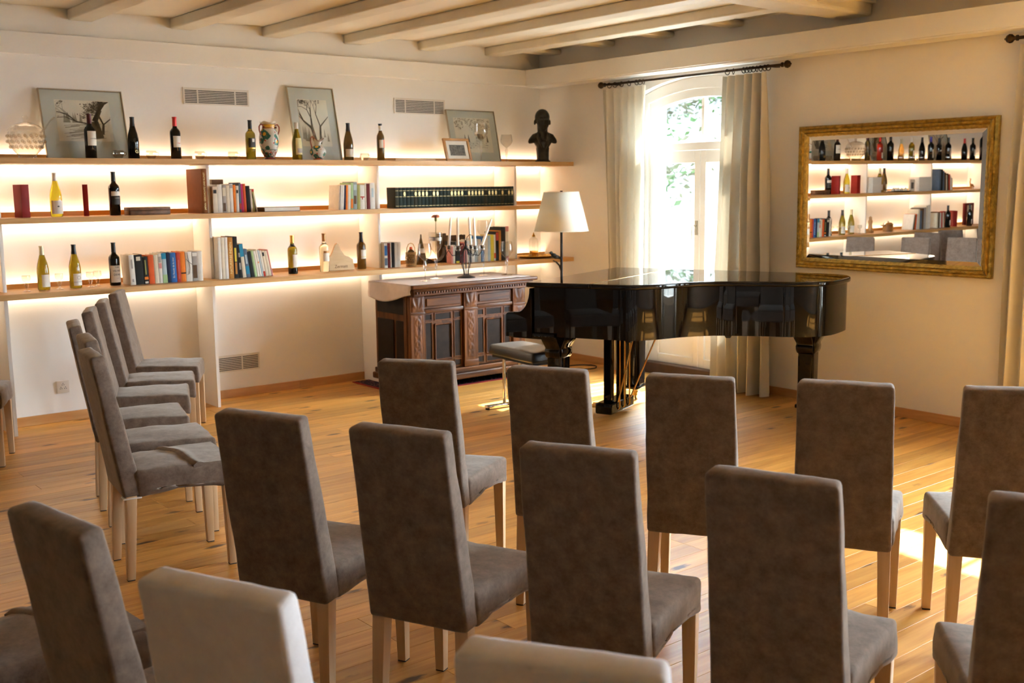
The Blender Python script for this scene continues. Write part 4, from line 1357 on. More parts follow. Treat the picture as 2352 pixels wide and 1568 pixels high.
MB().ball((0.002, -0.0412, 0.070), 0.007, 0.001, 0.005).build('label_mark', M['ink_black'], t)
t = bottle('black bottle with a pale band label on the middle shelf', -4.185, Z2, 'bordeaux', 'g_black', 'foil_black', [(0.135, 0.165, W, 60, 10), (0.075, 0.132, 'label_black', 60, 10)], 0.302, y=-0.285)
on_bottle(t, 'RISERVA', 0.009, 0.120, 'label_grey', 0.0382, -80)
t = bottle('olive bottle with cream neck foil, leftmost on the lowest shelf', -4.693, Z3, 'burgundy', 'g_olive', 'foil_cream', [(0.020, 0.105, W, 52, 22)], 0.296, y=-0.27, foil_z=0.24)
t = bottle('olive bottle with a round emblem label beside tiny goblets', -4.487, Z3, 'burgundy', 'g_olive', 'foil_black', [(0.018, 0.100, W, 52, 18), (0.040, 0.045, 'label_grey', 50, 18, 0.0012)], 0.298, y=-0.285)
MB().tube([(0.0425 * math.cos(R(-72) + 0.28 * math.cos(a_ * PI / 8)), 0.0425 * math.sin(R(-72) + 0.28 * math.cos(a_ * PI / 8)), 0.072 + 0.011 * math.sin(a_ * PI / 8)) for a_ in range(16)], 0.0008, 5, closed=True).build('emblem', M['ink_black'], t)
t = bottle('black bottle lettered THE VELVET DEVIL beside the lowest book row', -4.215, Z3, 'bordeaux', 'g_black', 'foil_black', [(0.022, 0.140, W, 72, 8)], 0.300, y=-0.285)
for k, (tx_, zz, sz_) in enumerate((('THE', 0.128, 0.016), ('VELVET', 0.103, 0.017), ('DEVIL', 0.076, 0.019), ('wine', 0.052, 0.011))):
    on_bottle(t, tx_ if k < 3 else '-----', sz_, zz, 'ink_black', 0.0382, -84)
t = bottle('green bottle with gold neck foil and white label, lowest shelf', -2.835, Z3, 'bordeaux', 'g_olive', 'foil_gold', [(0.052, 0.152, W, 50, 24)], 0.300, y=-0.31, foil_z=0.245)
band([(r_, q) for r_, q in BOT['bordeaux']], 0.212, 0.232, 0.0006, 0, 2 * PI - 0.001, 20).build('neck_label', M['label_black'], t)
band([(r_ if q > 0.002 else 0.0372, q) for r_, q in BOT['bordeaux']], 0.004, 0.048, 0.0006, 0, 2 * PI - 0.001, 20).build('dark_foot', M['g_black'], t)
t = bottle('clear bottle with copper foil beside the wooden mountain cutout', -2.548, Z3, 'bordeaux', 'g_clear', 'foil_copper', [(0.083, 0.147, W, 56, 14), (0.148, 0.165, 'foil_copper', 50, 14)], 0.305, y=-0.30, foil_z=0.238)
t = bottle('dark olive bottle with white label beside the divider', -2.185, Z3, 'bordeaux', 'g_brown', 'foil_black', [(0.085, 0.158, W, 55, 20), (0.098, 0.104, 'label_yellow', 55, 20, 0.0012)], 0.302, y=-0.27, foil_z=0.22)
# bottles further along the shelves, seen in the mirror
mg = 'bottles reflected in the mirror'
for lb, x, k, gl, fo, la, h in (
 ('tall brown flute bottle beside the reflected tureen', -4.985, 'slim', 'g_brown', 'foil_darkred', [(0.06, 0.12, 'label_black', 60)], 0.32),
 ('bright red bottle reflected on the mirrored top shelf', -5.25, 'bordeaux', 'g_red', 'foil_red', [(0.03, 0.10, W, 50)], 0.30),
 ('black bottle with gold print beside the reflected red bottle', -5.48, 'bordeaux', 'g_black', 'foil_black', [(0.05, 0.10, 'label_black', 60)], 0.315),
 ('amber bottle reflected on the mirrored top shelf', -5.72, 'burgundy', 'g_amber', 'foil_cream', [(0.05, 0.10, W, 50)], 0.27),
 ('olive bottle with pale neck beside the reflected amber bottle', -5.955, 'bordeaux', 'g_olive', 'foil_white', [(0.03, 0.13, W, 55)], 0.295),
 ('black burgundy bottle in the middle of the mirrored top shelf', -6.195, 'burgundy', 'g_black', 'foil_black', [], 0.295),
 ('black bottle with blue foil reflected on the top shelf', -6.405, 'bordeaux', 'g_black', 'foil_blue', [(0.03, 0.14, W, 55)], 0.305),
 ('dark bottle with a narrow band label reflected on top shelf', -6.60, 'bordeaux', 'g_black', 'foil_black', [(0.12, 0.14, W, 60)], 0.29),
 ('dark bottle with grey label before the reflected drawing', -6.83, 'bordeaux', 'g_black', 'foil_black', [(0.05, 0.16, 'label_grey', 60)], 0.30),
 ('dark burgundy bottle with red foil reflected on top shelf', -7.235, 'burgundy', 'g_black', 'foil_red', [], 0.29),
 ('dark bottle with white label next to the reflected magnum', -7.45, 'bordeaux', 'g_black', 'foil_black', [(0.06, 0.15, W, 55)], 0.30),
):
    bottle(lb, x, Z1, k, gl, fo, la, h, y=-0.27, group=mg, face=-120)
bottle('very large dark magnum bottle at the end of the mirrored shelf', -7.74, Z1, 'bordeaux', 'g_black', 'foil_black', [(0.09, 0.14, 'foil_copper', 40)], 0.435, y=-0.27, group=mg, face=-120)
bottle('olive bottle on the mirrored middle shelf beside white books', -5.265, Z2, 'burgundy', 'g_olive', 'foil_cream', [(0.03, 0.10, W, 50)], 0.30, y=-0.27, group=mg, face=-120)
bottle('dark olive bottle behind the reflected silver tray', -5.47, Z2, 'burgundy', 'g_brown', 'foil_black', [(0.03, 0.10, W, 50)], 0.30, y=-0.20, group=mg, face=-120)
bottle('dark bottle between red boxes on the mirrored lowest shelf', -6.73, Z3, 'bordeaux', 'g_black', 'foil_black', [(0.03, 0.10, W, 50)], 0.29, y=-0.36, group=mg, face=-120)
bottle('dark bottle before the reflected big framed book, lowest shelf', -7.265, Z3, 'bordeaux', 'g_black', 'foil_black', [(0.03, 0.09, W, 50)], 0.29, y=-0.37, group=mg, face=-120)

# ------------------------------------------------------------------ books
BMAT = {}
def bmat(c):
    k = tuple(round(x, 3) for x in c)
    if k not in BMAT:
        BMAT[k] = plain('book_cover_%d' % len(BMAT), k, 0.7, var=0.07, scale=25, spec=0.25)
    return BMAT[k]
COL = dict(white=(0.70, 0.67, 0.60), cream=(0.66, 0.58, 0.44), grey=(0.34, 0.31, 0.28), brown=(0.10, 0.055, 0.025), orange=(0.75, 0.20, 0.02), blue=(0.03, 0.13, 0.36), navy=(0.012, 0.018, 0.05), magenta=(0.48, 0.03, 0.13),
           red=(0.45, 0.05, 0.025), vermilion=(0.62, 0.10, 0.02), black=(0.014, 0.013, 0.012), olive=(0.33, 0.31, 0.09), green=(0.36, 0.52, 0.26), darkred=(0.14, 0.012, 0.012), lightblue=(0.42, 0.52, 0.56), teal=(0.02, 0.22, 0.36),
           ochre=(0.46, 0.19, 0.03), yellow=(0.72, 0.58, 0.06), pink=(0.62, 0.26, 0.24), slate=(0.10, 0.14, 0.20), darkgreen=(0.018, 0.028, 0.020), peach=(0.68, 0.50, 0.38), camo=(0.28, 0.33, 0.32))
def book(label, x0, th, z, h, depth, c, lean=0.0, yf=-0.36, marks=(), group='books', name='book', right=False):
    t = thing(name, label, 'book', (x0 + (th if right else 0), yf, z), 0, group)
    t.rotation_euler = (0, R(lean), 0)
    o = -th if right else 0.0
    bt = min(0.0025, th * 0.14)
    m = MB()
    m.box(o, o + bt, 0.0, depth, 0, h); m.box(o + th - bt, o + th, 0.0, depth, 0, h)
    ns_ = 5
    sp = []
    for k in range(ns_ + 1):
        a = PI * k / ns_
        sp.append((o + th / 2 - th / 2 * math.cos(a), -0.0022 * math.sin(a)))
    sp += [(o + th - bt * 0.9, 0.003), (o + bt * 0.9, 0.003)]
    m.prism(sp, 0, h, 'z')
    m.build('cover', bmat(COL[c]) if isinstance(c, str) else bmat(c), t, smooth=40)
    MB().box(o + bt * 1.01, o + th - bt * 1.01, 0.0031, depth - 0.004, 0.003, h - 0.003).build('pages', M['pageblock'], t, smooth=None)
    for f0, f1, mc, inset_ in marks:
        a = inset_ * th
        MB().box(o + a, o + th - a, -0.0030, -0.0012, h * f0, h * f1).build('spine_mark', bmat(COL[mc]) if isinstance(mc, str) else M[mc.name] if False else bmat(mc), t, smooth=None)
    return t
def spine_text(t, body, size, th, h, mat, up=True, off=0.0):
    me = text_mesh(body, size, M[mat], depth=0.0003)
    o = mobj('lettering', me, t, (th / 2 + off, -0.0030, h / 2))
    o.rotation_euler = (R(90), R(-90) if up else R(90), 0)
    return o
def book_row(rowdesc, x, z, items, yf=-0.36, group='books', gap=0.0008):
    """items: (thickness, height, depth, colour, lean, marks)"""
    out = []
    for k, it in enumerate(items):
        th, h, dp, c, ln = it[:5]; mk = it[5] if len(it) > 5 else ()
        cn = {'camo': 'grey green', 'lightblue': 'pale blue', 'darkred': 'dark red', 'slate': 'slate blue', 'darkgreen': 'dark green'}.get(c, c)
        lb = '%s book, %s from left in the row %s' % (cn, ORD[k + 1], rowdesc)
        if it[6:7]:
            x = it[6]
        out.append(book(lb, x, th, z, h, dp, c, ln, yf, mk, group))
        x += th / max(0.5, math.cos(R(ln))) + gap
    return out
# tall brown volume
t = book('very tall brown volume lettered JAPAN beside the shelf divider', -3.596, 0.040, Z2, 0.322, 0.27, (0.19, 0.052, 0.004), 0.0, -0.415)
spine_text(t, 'JAPAN  GESCHICHTE UND KUNST', 0.0175, 0.040, 0.322, 'goldleaf', True)
bk = 'books on the middle shelf'
book_row('right of the tall brown volume', -3.4812, Z2, [
 (0.037, 0.193, 0.15, 'cream', 0, ((0.74, 0.88, 'black', 0.18),)), (0.036, 0.208, 0.15, 'white', 0), (0.031, 0.205, 0.16, 'grey', 0, ((0.05, 0.35, 'brown', 0.2), (0.6, 0.9, 'cream', 0.1))), (0.026, 0.202, 0.16, 'cream', 0),
 (0.028, 0.212, 0.16, 'white', 0, ((0.85, 0.97, 'grey', 0.1),)), (0.021, 0.205, 0.15, 'orange', 0), (0.023, 0.198, 0.15, 'white', 0, ((0.72, 0.84, 'black', 0.2),)), (0.018, 0.222, 0.17, 'slate', 0, ((0.1, 0.3, 'red', 0.1),)),
 (0.019, 0.212, 0.15, 'magenta', -1.5), (0.021, 0.212, 0.15, 'vermilion', -1.5), (0.034, 0.196, 0.15, 'black', -2), (0.016, 0.168, 0.13, 'cream', -2.5), (0.018, 0.172, 0.13, 'olive', -3, ((0.88, 1.0, 'red', 0.0),)), (0.014, 0.140, 0.12, 'brown', -9, (), -3.150), (0.012, 0.138, 0.12, 'white', -9)], -0.335, bk)
book('large dark brown volume standing behind the middle shelf paperbacks', -3.40, 0.09, Z2, 0.247, 0.06, 'brown', 0, -0.150, (), bk)
t = thing('flat_book', 'grey book lying flat beside the leaning paperbacks', 'book', (-2.96, -0.30, Z2), R(2), bk)
MB().box(-0.155, 0.155, -0.11, 0.10, 0.0, 0.004).build('cover', bmat(COL['brown']), t); MB().box(-0.155, 0.155, -0.11, 0.10, 0.030, 0.034).build('cover', bmat(COL['grey']), t)
MB().box(-0.155, -0.150, -0.11, 0.10, 0.004, 0.030).build('spine', bmat(COL['brown']), t)
MB().box(-0.149, 0.152, -0.107, 0.097, 0.0041, 0.0299).build('pages', M['label_white'], t)
book_row('leaning beside the dark green set', -2.430, Z2, [
 (0.024, 0.196, 0.16, 'white', 4, ((0.0, 1.0, 'black', 0.40),)), (0.023, 0.196, 0.16, 'white', 4), (0.017, 0.196, 0.15, 'navy', 3.5), (0.018, 0.196, 0.15, 'orange', 3), (0.026, 0.200, 0.16, 'white', 3), (0.024, 0.214, 0.17, 'green', 2, ((0.05, 0.4, 'orange', 0.1),)), (0.036, 0.222, 0.17, 'camo', 1.5, ((0.2, 0.5, 'brown', 0.2), (0.7, 0.9, 'lightblue', 0.1))),
 (0.030, 0.196, 0.15, 'olive', 1), (0.042, 0.196, 0.15, 'white', 0, ((0.48, 0.53, 'red', 0.05), (0.40, 0.48, 'red', 0.4))), (0.016, 0.210, 0.15, 'cream', 0), (0.034, 0.205, 0.16, 'darkred', 0), (0.046, 0.212, 0.16, 'white', 0, ((0.45, 0.8, 'lightblue', 0.3),))], -0.345, bk)
# encyclopaedia set
nE = 34
wE = (1.897 - 0.624) / nE
rE = random.Random(4)
OVM = MB().lathe([(0.0105, 0.0), (0.0105, 0.0008), (0.0, 0.001)], 14, ys=1.75).mesh('title_oval', M['goldleaf'])
GBM = MB().box(-0.0145, 0.0145, -0.0006, 0.0, -0.0012, 0.0012).mesh('gold_line', M['goldleaf'])
COVM = {}
for k in range(nE):
    x0 = -1.897 + wE * k
    t = thing('encyclopaedia_volume', 'dark green gold-stamped volume, %s from left in the matching set' % ORD[k + 1], 'book', (x0, -0.355, Z2), 0, 'matching dark green volumes')
    th = wE - 0.0006
    cc = (0.014, 0.023, 0.017) if k % 5 else (0.028, 0.026, 0.014)
    key = k % 5 == 0
    if key not in COVM:
        m = MB(); m.box(0, 0.002, 0, 0.125, 0, 0.172); m.box(th - 0.002, th, 0, 0.125, 0, 0.172)
        sp = [(th / 2 - th / 2 * math.cos(PI * q / 6), -0.004 * math.sin(PI * q / 6)) for q in range(7)] + [(th - 0.002, 0.003), (0.002, 0.003)]
        m.prism(sp, 0, 0.172, 'z')
        COVM[key] = (m.mesh('cover', bmat(cc), smooth=40), MB().box(0.0021, th - 0.0021, 0.0031, 0.121, 0.003, 0.168).mesh('pages', M['pageblock'], smooth=None))
    mobj('cover', COVM[key][0], t); mobj('pages', COVM[key][1], t)
    if rE.random() > 0.25:
        o = mobj('title_oval', OVM, t, (th / 2, -0.0040, 0.118)); o.rotation_euler = (R(90), 0, 0)
    for zz in (0.018, 0.095, 0.145):
        mobj('gold_line', GBM, t, (th / 2, -0.0034, zz))
# brown box lying on the middle shelf
t = thing('wooden_box', 'flat dark brown wooden box lying on the middle shelf', 'box', (-3.965, -0.31, Z2), R(-1))
M['boxwood'] = plain('brown_box_wood', (0.17, 0.075, 0.028), 0.5, var=0.35, scale=30, bump=0.3)
MB().box(-0.145, 0.145, -0.06, 0.06, 0, 0.030).build('box_base', M['boxwood'], t, bevel=0.003)
MB().box(-0.147, 0.147, -0.062, 0.062, 0.0305, 0.054).build('lid', M['boxwood'], t, bevel=0.004)
# red boxes
def redbox(label, x, y, z, wd, dp, h, rz):
    t = thing('red_box', label, 'box', (x, y, z), R(rz), 'red lacquer boxes')
    m = MB()
    a = 0.0035
    for x0_, x1_, y0_, y1_ in ((-wd / 2, wd / 2, -dp / 2, -dp / 2 + a), (-wd / 2, wd / 2, dp / 2 - a, dp / 2), (-wd / 2, -wd / 2 + a, -dp / 2 + a, dp / 2 - a), (wd / 2 - a, wd / 2, -dp / 2 + a, dp / 2 - a)):
        m.box(x0_, x1_, y0_, y1_, 0, h)
    m.build('box_wall', M['redbox'], t, bevel=0.0008)
    MB().box(-wd / 2 + a, wd / 2 - a, -dp / 2 + a, dp / 2 - a, 0.001, 0.006).build('box_bottom', M['redbox'], t)
redbox('wide red lacquer box at the left end of the middle shelf', -4.79, -0.25, Z2, 0.055, 0.105, 0.218, 12)
redbox('narrow red lacquer box between the two middle shelf bottles', -4.375, -0.26, Z2, 0.034, 0.100, 0.216, -17)
redbox('red lacquer box beside the reflected lowest shelf bottle', -6.83, -0.25, Z3, 0.06, 0.12, 0.21, 30)
redbox('red lacquer box nearer the reflected big framed book', -7.06, -0.25, Z3, 0.06, 0.14, 0.21, 40)
# lowest shelf
bl = 'books on the lowest shelf'
ra_ = book_row('right of the VELVET DEVIL bottle', -4.138, Z3, [
 (0.037, 0.212, 0.16, 'white', -2, ((0.55, 0.85, 'grey', 0.35), (0.1, 0.2, 'grey', 0.35))), (0.058, 0.212, 0.17, 'black', -2, ((0.80, 0.93, 'cream', 0.25),)), (0.036, 0.195, 0.15, 'black', -2, ((0.17, 0.27, 'orange', 0.12), (0.03, 0.10, 'white', 0.2), (0.35, 0.88, 'olive', 0.38))), (0.041, 0.205, 0.15, 'vermilion', -1.5),
 (0.030, 0.205, 0.15, 'cream', -1.5), (0.027, 0.213, 0.15, 'white', -1.5, ((0.70, 0.90, 'grey', 0.15), (0.5, 0.68, 'pink', 0.1))), (0.033, 0.215, 0.17, 'lightblue', -1.5, ((0.0, 0.28, 'green', 0.0), (0.80, 1.0, 'teal', 0.0))), (0.026, 0.216, 0.17, 'navy', -1.2), (0.043, 0.214, 0.16, 'blue', -1.2),
 (0.031, 0.214, 0.16, 'red', -1, ((0.1, 0.75, 'pink', 0.46),)), (0.036, 0.218, 0.16, 'orange', -1, ((0.27, 0.31, 'black', 0.0),)), (0.047, 0.216, 0.16, 'white', 0), (0.042, 0.214, 0.17, 'grey', 0, ((0.1, 0.55, 'brown', 0.15), (0.85, 0.97, 'white', 0.1))), (0.036, 0.218, 0.16, 'white', 0)], -0.375, bl)
spine_text(ra_[8], 'En Route de la mer', 0.019, 0.043, 0.214, 'label_white', True)
m_ = MB(); m_.tube([(0.012, -0.0045, 0.210), (0.020, -0.0045, 0.16), (0.030, -0.0045, 0.10), (0.022, -0.0045, 0.055), (0.006, -0.0045, 0.05)], 0.0014, 6)
m_.tube([(0.002, -0.0045, 0.165), (0.020, -0.0045, 0.145), (0.044, -0.0045, 0.125)], 0.0014, 6); m_.build('strap', M['cable'], ra_[11])
rb_ = book_row('with the tall ochre volume', -3.4812, Z3, [
 (0.026, 0.310, 0.2, 'white', 0), (0.026, 0.310, 0.2, 'cream', 0), (0.026, 0.310, 0.2, 'white', 0), (0.041, 0.308, 0.2, 'ochre', 0), (0.037, 0.312, 0.2, 'black', -0.6, ((0.40, 0.73, 'yellow', 0.3), (0.1, 0.38, 'ochre', 0.3))),
 (0.031, 0.252, 0.18, 'black', -2.4, ((0.25, 0.45, 'grey', 0.3), (0.62, 0.75, 'grey', 0.3))), (0.029, 0.256, 0.17, 'cream', -5.2, ((0.62, 1.0, 'teal', -0.01),)), (0.032, 0.215, 0.16, 'slate', -6, ((0.12, 0.40, 'teal', 0.05), (0.48, 0.8, 'lightblue', 0.3))), (0.033, 0.196, 0.15, 'black', -7.4),
 (0.021, 0.202, 0.15, 'green', -8), (0.018, 0.200, 0.15, 'white', -8.6), (0.019, 0.208, 0.15, 'white', -9, ((0.5, 0.56, 'orange', 0.3),)), (0.013, 0.205, 0.15, 'lightblue', -9.2), (0.016, 0.200, 0.15, 'white', -9.4, ((0.0, 0.2, 'red', -0.01),)), (0.024, 0.195, 0.15, 'cream', -9.8, ((0.80, 0.95, 'black', 0.2),)), (0.024, 0.195, 0.15, 'cream', -10.2), (0.012, 0.205, 0.15, 'pink', -10.8)], -0.375, bl)
spine_text(rb_[3], 'NATURERBE INDIEN', 0.026, 0.041, 0.308, 'goldleaf', True)
book_row('beside the wicker basket', -2.008, Z3, [
 (0.032, 0.205, 0.15, 'white', 0, ((0.5, 0.9, 'blue', 0.1), (0.1, 0.4, 'slate', 0.1))), (0.026, 0.205, 0.15, 'darkred', 0), (0.010, 0.21, 0.15, 'white', 0), (0.030, 0.208, 0.15, 'black', 0), (0.027, 0.205, 0.15, 'white', 1), (0.030, 0.21, 0.15, 'white', 1.5)], -0.34, bl)
book_row('behind the candelabra', -1.325, Z3, [
 (0.020, 0.15, 0.07, 'pink', 0), (0.020, 0.16, 0.09, 'white', 0), (0.055, 0.19, 0.15, 'black', 0, ((0.02, 0.1, 'yellow', 0.2),)), (0.045, 0.17, 0.12, 'darkred', 0), (0.030, 0.18, 0.15, 'pink', 0), (0.030, 0.195, 0.15, 'white', 0), (0.014, 0.19, 0.15, 'navy', 0), (0.036, 0.20, 0.15, 'white', 0), (0.036, 0.205, 0.15, 'lightblue', 0), (0.034, 0.20, 0.15, 'white', 0),
 (0.034, 0.225, 0.15, 'blue', 0), (0.042, 0.23, 0.15, 'cream', 0), (0.030, 0.23, 0.15, 'lightblue', 0), (0.038, 0.235, 0.15, 'yellow', 0), (0.018, 0.235, 0.15, 'white', 0, ((0.1, 0.3, 'vermilion', 0.0),)), (0.036, 0.26, 0.16, 'black', 0, ((0.7, 0.98, 'red', 0.1),)), (0.026, 0.27, 0.16, 'ochre', 0), (0.050, 0.300, 0.18, 'black', 0), (0.036, 0.305, 0.18, 'white', 0, ((0.85, 1.0, 'pink', 0.0), (0.0, 0.12, 'pink', 0.0)))], -0.345, bl)
for k, (x, h, wd) in enumerate(((-1.299, 0.255, 0.08), (-1.194, 0.235, 0.19))):
    book('dark leather volume standing behind the candelabra, %s one' % ('left hand' if k == 0 else 'right hand'), x, wd, Z3, h, 0.035, 'brown', 0, -0.125, (), bl)
# books reflected in the mirror
mb = 'books reflected in the mirror'
book_row('by the reflected silver tray', -5.20, Z2, [(0.03, 0.19, 0.15, 'white', 0)] * 6, -0.34, mb)
book_row('by the reflected photo card', -6.32, Z2, [(0.034, 0.18, 0.15, 'white', 0)] * 8, -0.34, mb)
book_row('of dark leaning books in the mirror', -6.86, Z2, [(0.03, 0.16, 0.15, 'cream', 6), (0.03, 0.19, 0.15, 'white', 6), (0.04, 0.21, 0.16, 'red', 5), (0.035, 0.22, 0.16, 'brown', 5), (0.03, 0.20, 0.15, 'cream', 4), (0.04, 0.235, 0.16, 'brown', 3), (0.04, 0.255, 0.16, 'slate', 2), (0.05, 0.275, 0.16, 'black', 1), (0.04, 0.28, 0.16, 'slate', 0)], -0.34, mb)
book_row('by the reflected silver pot', -6.325, Z3, [(0.05, 0.31, 0.18, 'white', 0), (0.04, 0.30, 0.18, 'cream', 0), (0.05, 0.28, 0.18, 'grey', 0), (0.04, 0.27, 0.17, 'brown', 0), (0.05, 0.24, 0.16, 'slate', 0), (0.04, 0.26, 0.16, 'cream', 0), (0.04, 0.2, 0.15, 'white', -4), (0.035, 0.2, 0.15, 'vermilion', -6), (0.035, 0.19, 0.15, 'brown', -8), (0.02, 0.2, 0.15, 'white', -12)], -0.34, mb)
book_row('by the reflected red box', -6.68, Z3, [(0.035, 0.20, 0.15, 'cream', 3), (0.035, 0.21, 0.15, 'red', 3), (0.035, 0.2, 0.15, 'white', 2), (0.04, 0.21, 0.15, 'brown', 1), (0.035, 0.2, 0.15, 'cream', 0)], -0.34, mb)
t = book('big dark picture book standing at the end of the reflected shelf', -7.68, 0.24, Z3, 0.30, 0.03, 'darkred', 0, -0.20, ((0.2, 0.9, 'cream', 0.25), (0.45, 0.65, 'red', 0.35)), mb)
# ------------------------------------------------------------------ glassware
def goblet(label, x, y, z, h, rb, rf, bowl=0.5, knop=True, mat='glass', group='crystal goblets', cup_close=0.85, twist=False):
    t = thing('goblet', label, 'goblet', (x, y, z), 0, group)
    hs = h * (1 - bowl)
    st = [(rf, 0.0), (rf, 0.002), (rf * 0.5, 0.006), (0.006, 0.014), (0.005, hs * 0.35)]
    if knop:
        st += [(0.009, hs * 0.45), (0.012, hs * 0.52), (0.008, hs * 0.58), (0.013, hs * 0.72), (0.016, hs * 0.80), (0.010, hs * 0.90)]
    st += [(0.007, hs)]
    MB().lathe(st, 20).build('stem', M['cut'], t, smooth=60)
    bw = []
    n = 9
    for k in range(n + 1):
        q = k / n
        r_ = rb * math.sin(min(1, q * 1.9) * PI / 2) ** 0.8 if q < 0.53 else rb * (1 - (1 - cup_close) * ((q - 0.53) / 0.47) ** 1.3)
        bw.append((max(0.006, r_), hs + (h - hs) * q))
    MB().lathe(bw, 24, cap=False).build('bowl', M[mat], t, smooth=60, flip_fix=False)
    MB().tube([(bw[-1][0] * math.cos(2 * PI * k / 24), bw[-1][0] * math.sin(2 * PI * k / 24), h) for k in range(24)], 0.0012, 5, closed=True).build('rim', M['cut'], t)
    return t
ZS = 0.8842
gl_ = 'tall goblets on the sideboard'
goblet('wide knobbed crystal goblet at the left end of the sideboard', -1.876, -0.738, ZS, 0.305, 0.057, 0.05, 0.46, group=gl_, cup_close=0.9)
g2 = goblet('tall goblet with silver band holding a pink carnation', -1.660, -0.590, ZS, 0.385, 0.057, 0.052, 0.46, group=gl_, cup_close=0.98)
MB().lathe([(0.0575, 0.318), (0.0575, 0.345)], 24, cap=False).build('silver_band', M['silver'], g2, flip_fix=False)
goblet('tall slim goblet beside the slanting candle on the sideboard', -1.181, -0.620, ZS, 0.47, 0.051, 0.05, 0.32, group=gl_, cup_close=0.92)
goblet('round knobbed goblet at the right end of the sideboard', -1.000, -0.710, ZS, 0.285, 0.056, 0.05, 0.50, group=gl_, cup_close=0.85)
# carnation
t = thing('carnation', 'single pink carnation standing in the tall goblet', 'flower', (-1.660, -0.590, ZS + 0.212), 0)
M['stemgreen'] = plain('stem_green', (0.16, 0.20, 0.06), 0.6); M['petal'] = plain('petal_pink', (0.85, 0.42, 0.34), 0.7, var=0.15, scale=60)
MB().tube([(0.0, 0, 0.01), (0.004, 0, 0.16), (0.006, 0, 0.265)], 0.0025, 6).build('stem', M['stemgreen'], t)
MB().lathe([(0.003, 0.262), (0.010, 0.270), (0.011, 0.292), (0.008, 0.296)], 10, c=(0.006, 0, 0)).build('calyx', M['stemgreen'], t)
fl = MB(); rf_ = random.Random(2)
for k in range(46):
    a = rf_.random() * 2 * PI; e_ = rf_.uniform(0.15, 1.35); rad = rf_.uniform(0.020, 0.034)
    d = Vector((math.cos(a) * math.sin(e_), math.sin(a) * math.sin(e_), math.cos(e_) * 0.8)); p = Vector((0.006, 0, 0.296)); s1 = d.orthogonal().normalized() * 0.011; c_ = p + d * rad
    fl.add([p, c_ - s1, c_ + d * 0.006, c_ + s1], [(0, 1, 2, 3)])
fl.build('blossom', M['petal'], t, smooth=None, flip_fix=False)
# small goblets on lowest shelf
sg = 'tiny stemmed glasses on the lowest shelf'
for lb, x, y in (('tiny stemmed glass left of the first lowest shelf bottle', -4.815, -0.31), ('tiny stemmed glass between the two olive bottles', -4.60, -0.30), ('tiny stemmed glass right of the emblem bottle, nearer one', -4.395, -0.31), ('tiny stemmed glass right of the emblem bottle, rear one', -4.325, -0.25)):
    goblet(lb, x, y, Z3, 0.105, 0.027, 0.024, 0.5, group=sg, cup_close=0.98)
goblet('tiny stemmed glass beside the reflected flute bottle', -5.12, -0.27, Z1, 0.09, 0.025, 0.022, 0.5, group=sg)
goblet('large cut crystal goblet before the cottage drawing', -0.945, -0.30, Z1, 0.33, 0.062, 0.04, 0.45, mat='cut', group='goblets on the top shelf', cup_close=0.95)
goblet('thin round wine glass at the edge of the cottage drawing', -0.655, -0.30, Z1, 0.24, 0.055, 0.035, 0.48, group='goblets on the top shelf')
# punch cups
def cup(label, x, y=-0.31, z=Z1):
    t = thing('punch_cup', label, 'cup', (x, y, z), 0, 'cut glass punch cups')
    pr = [(0.020, 0.0), (0.024, 0.004), (0.034, 0.018), (0.039, 0.034), (0.037, 0.050), (0.034, 0.060)]
    m = MB().lathe(pr, 16, cap=False)
    m.v = [(x_ * (1 + 0.04 * math.cos(8 * math.atan2(y_, x_))), y_ * (1 + 0.04 * math.cos(8 * math.atan2(y_, x_))), z_) for x_, y_, z_ in m.v]
    m.build('cup_body', M['cut2'], t, smooth=25, flip_fix=False)
    MB().lathe([(0.0, 0.0), (0.022, 0.0), (0.022, 0.003), (0.0, 0.004)], 16).build('cup_foot', M['cut2'], t)
    MB().tube([(0.036, 0, 0.048), (0.052, 0, 0.045), (0.054, 0, 0.03), (0.040, 0, 0.022)], 0.003, 6).build('handle', M['cut2'], t)
cup('cut glass cup before the left drawing beside the G bottle', -4.146); cup('cut glass cup between the G bottle and red foil bottle', -3.913); cup('cut glass cup right of the red foil bottle', -3.553)
cup('cut glass cup left of the olive black label bottle', -3.294); cup('cut glass cup right of the brown burgundy bottle', -2.151)
for k, x in enumerate((-5.60, -5.85, -6.08, -6.72)):
    cup('cut glass cup in the mirror, %s from the reflected tureen' % ORD[k + 1], x, -0.34)
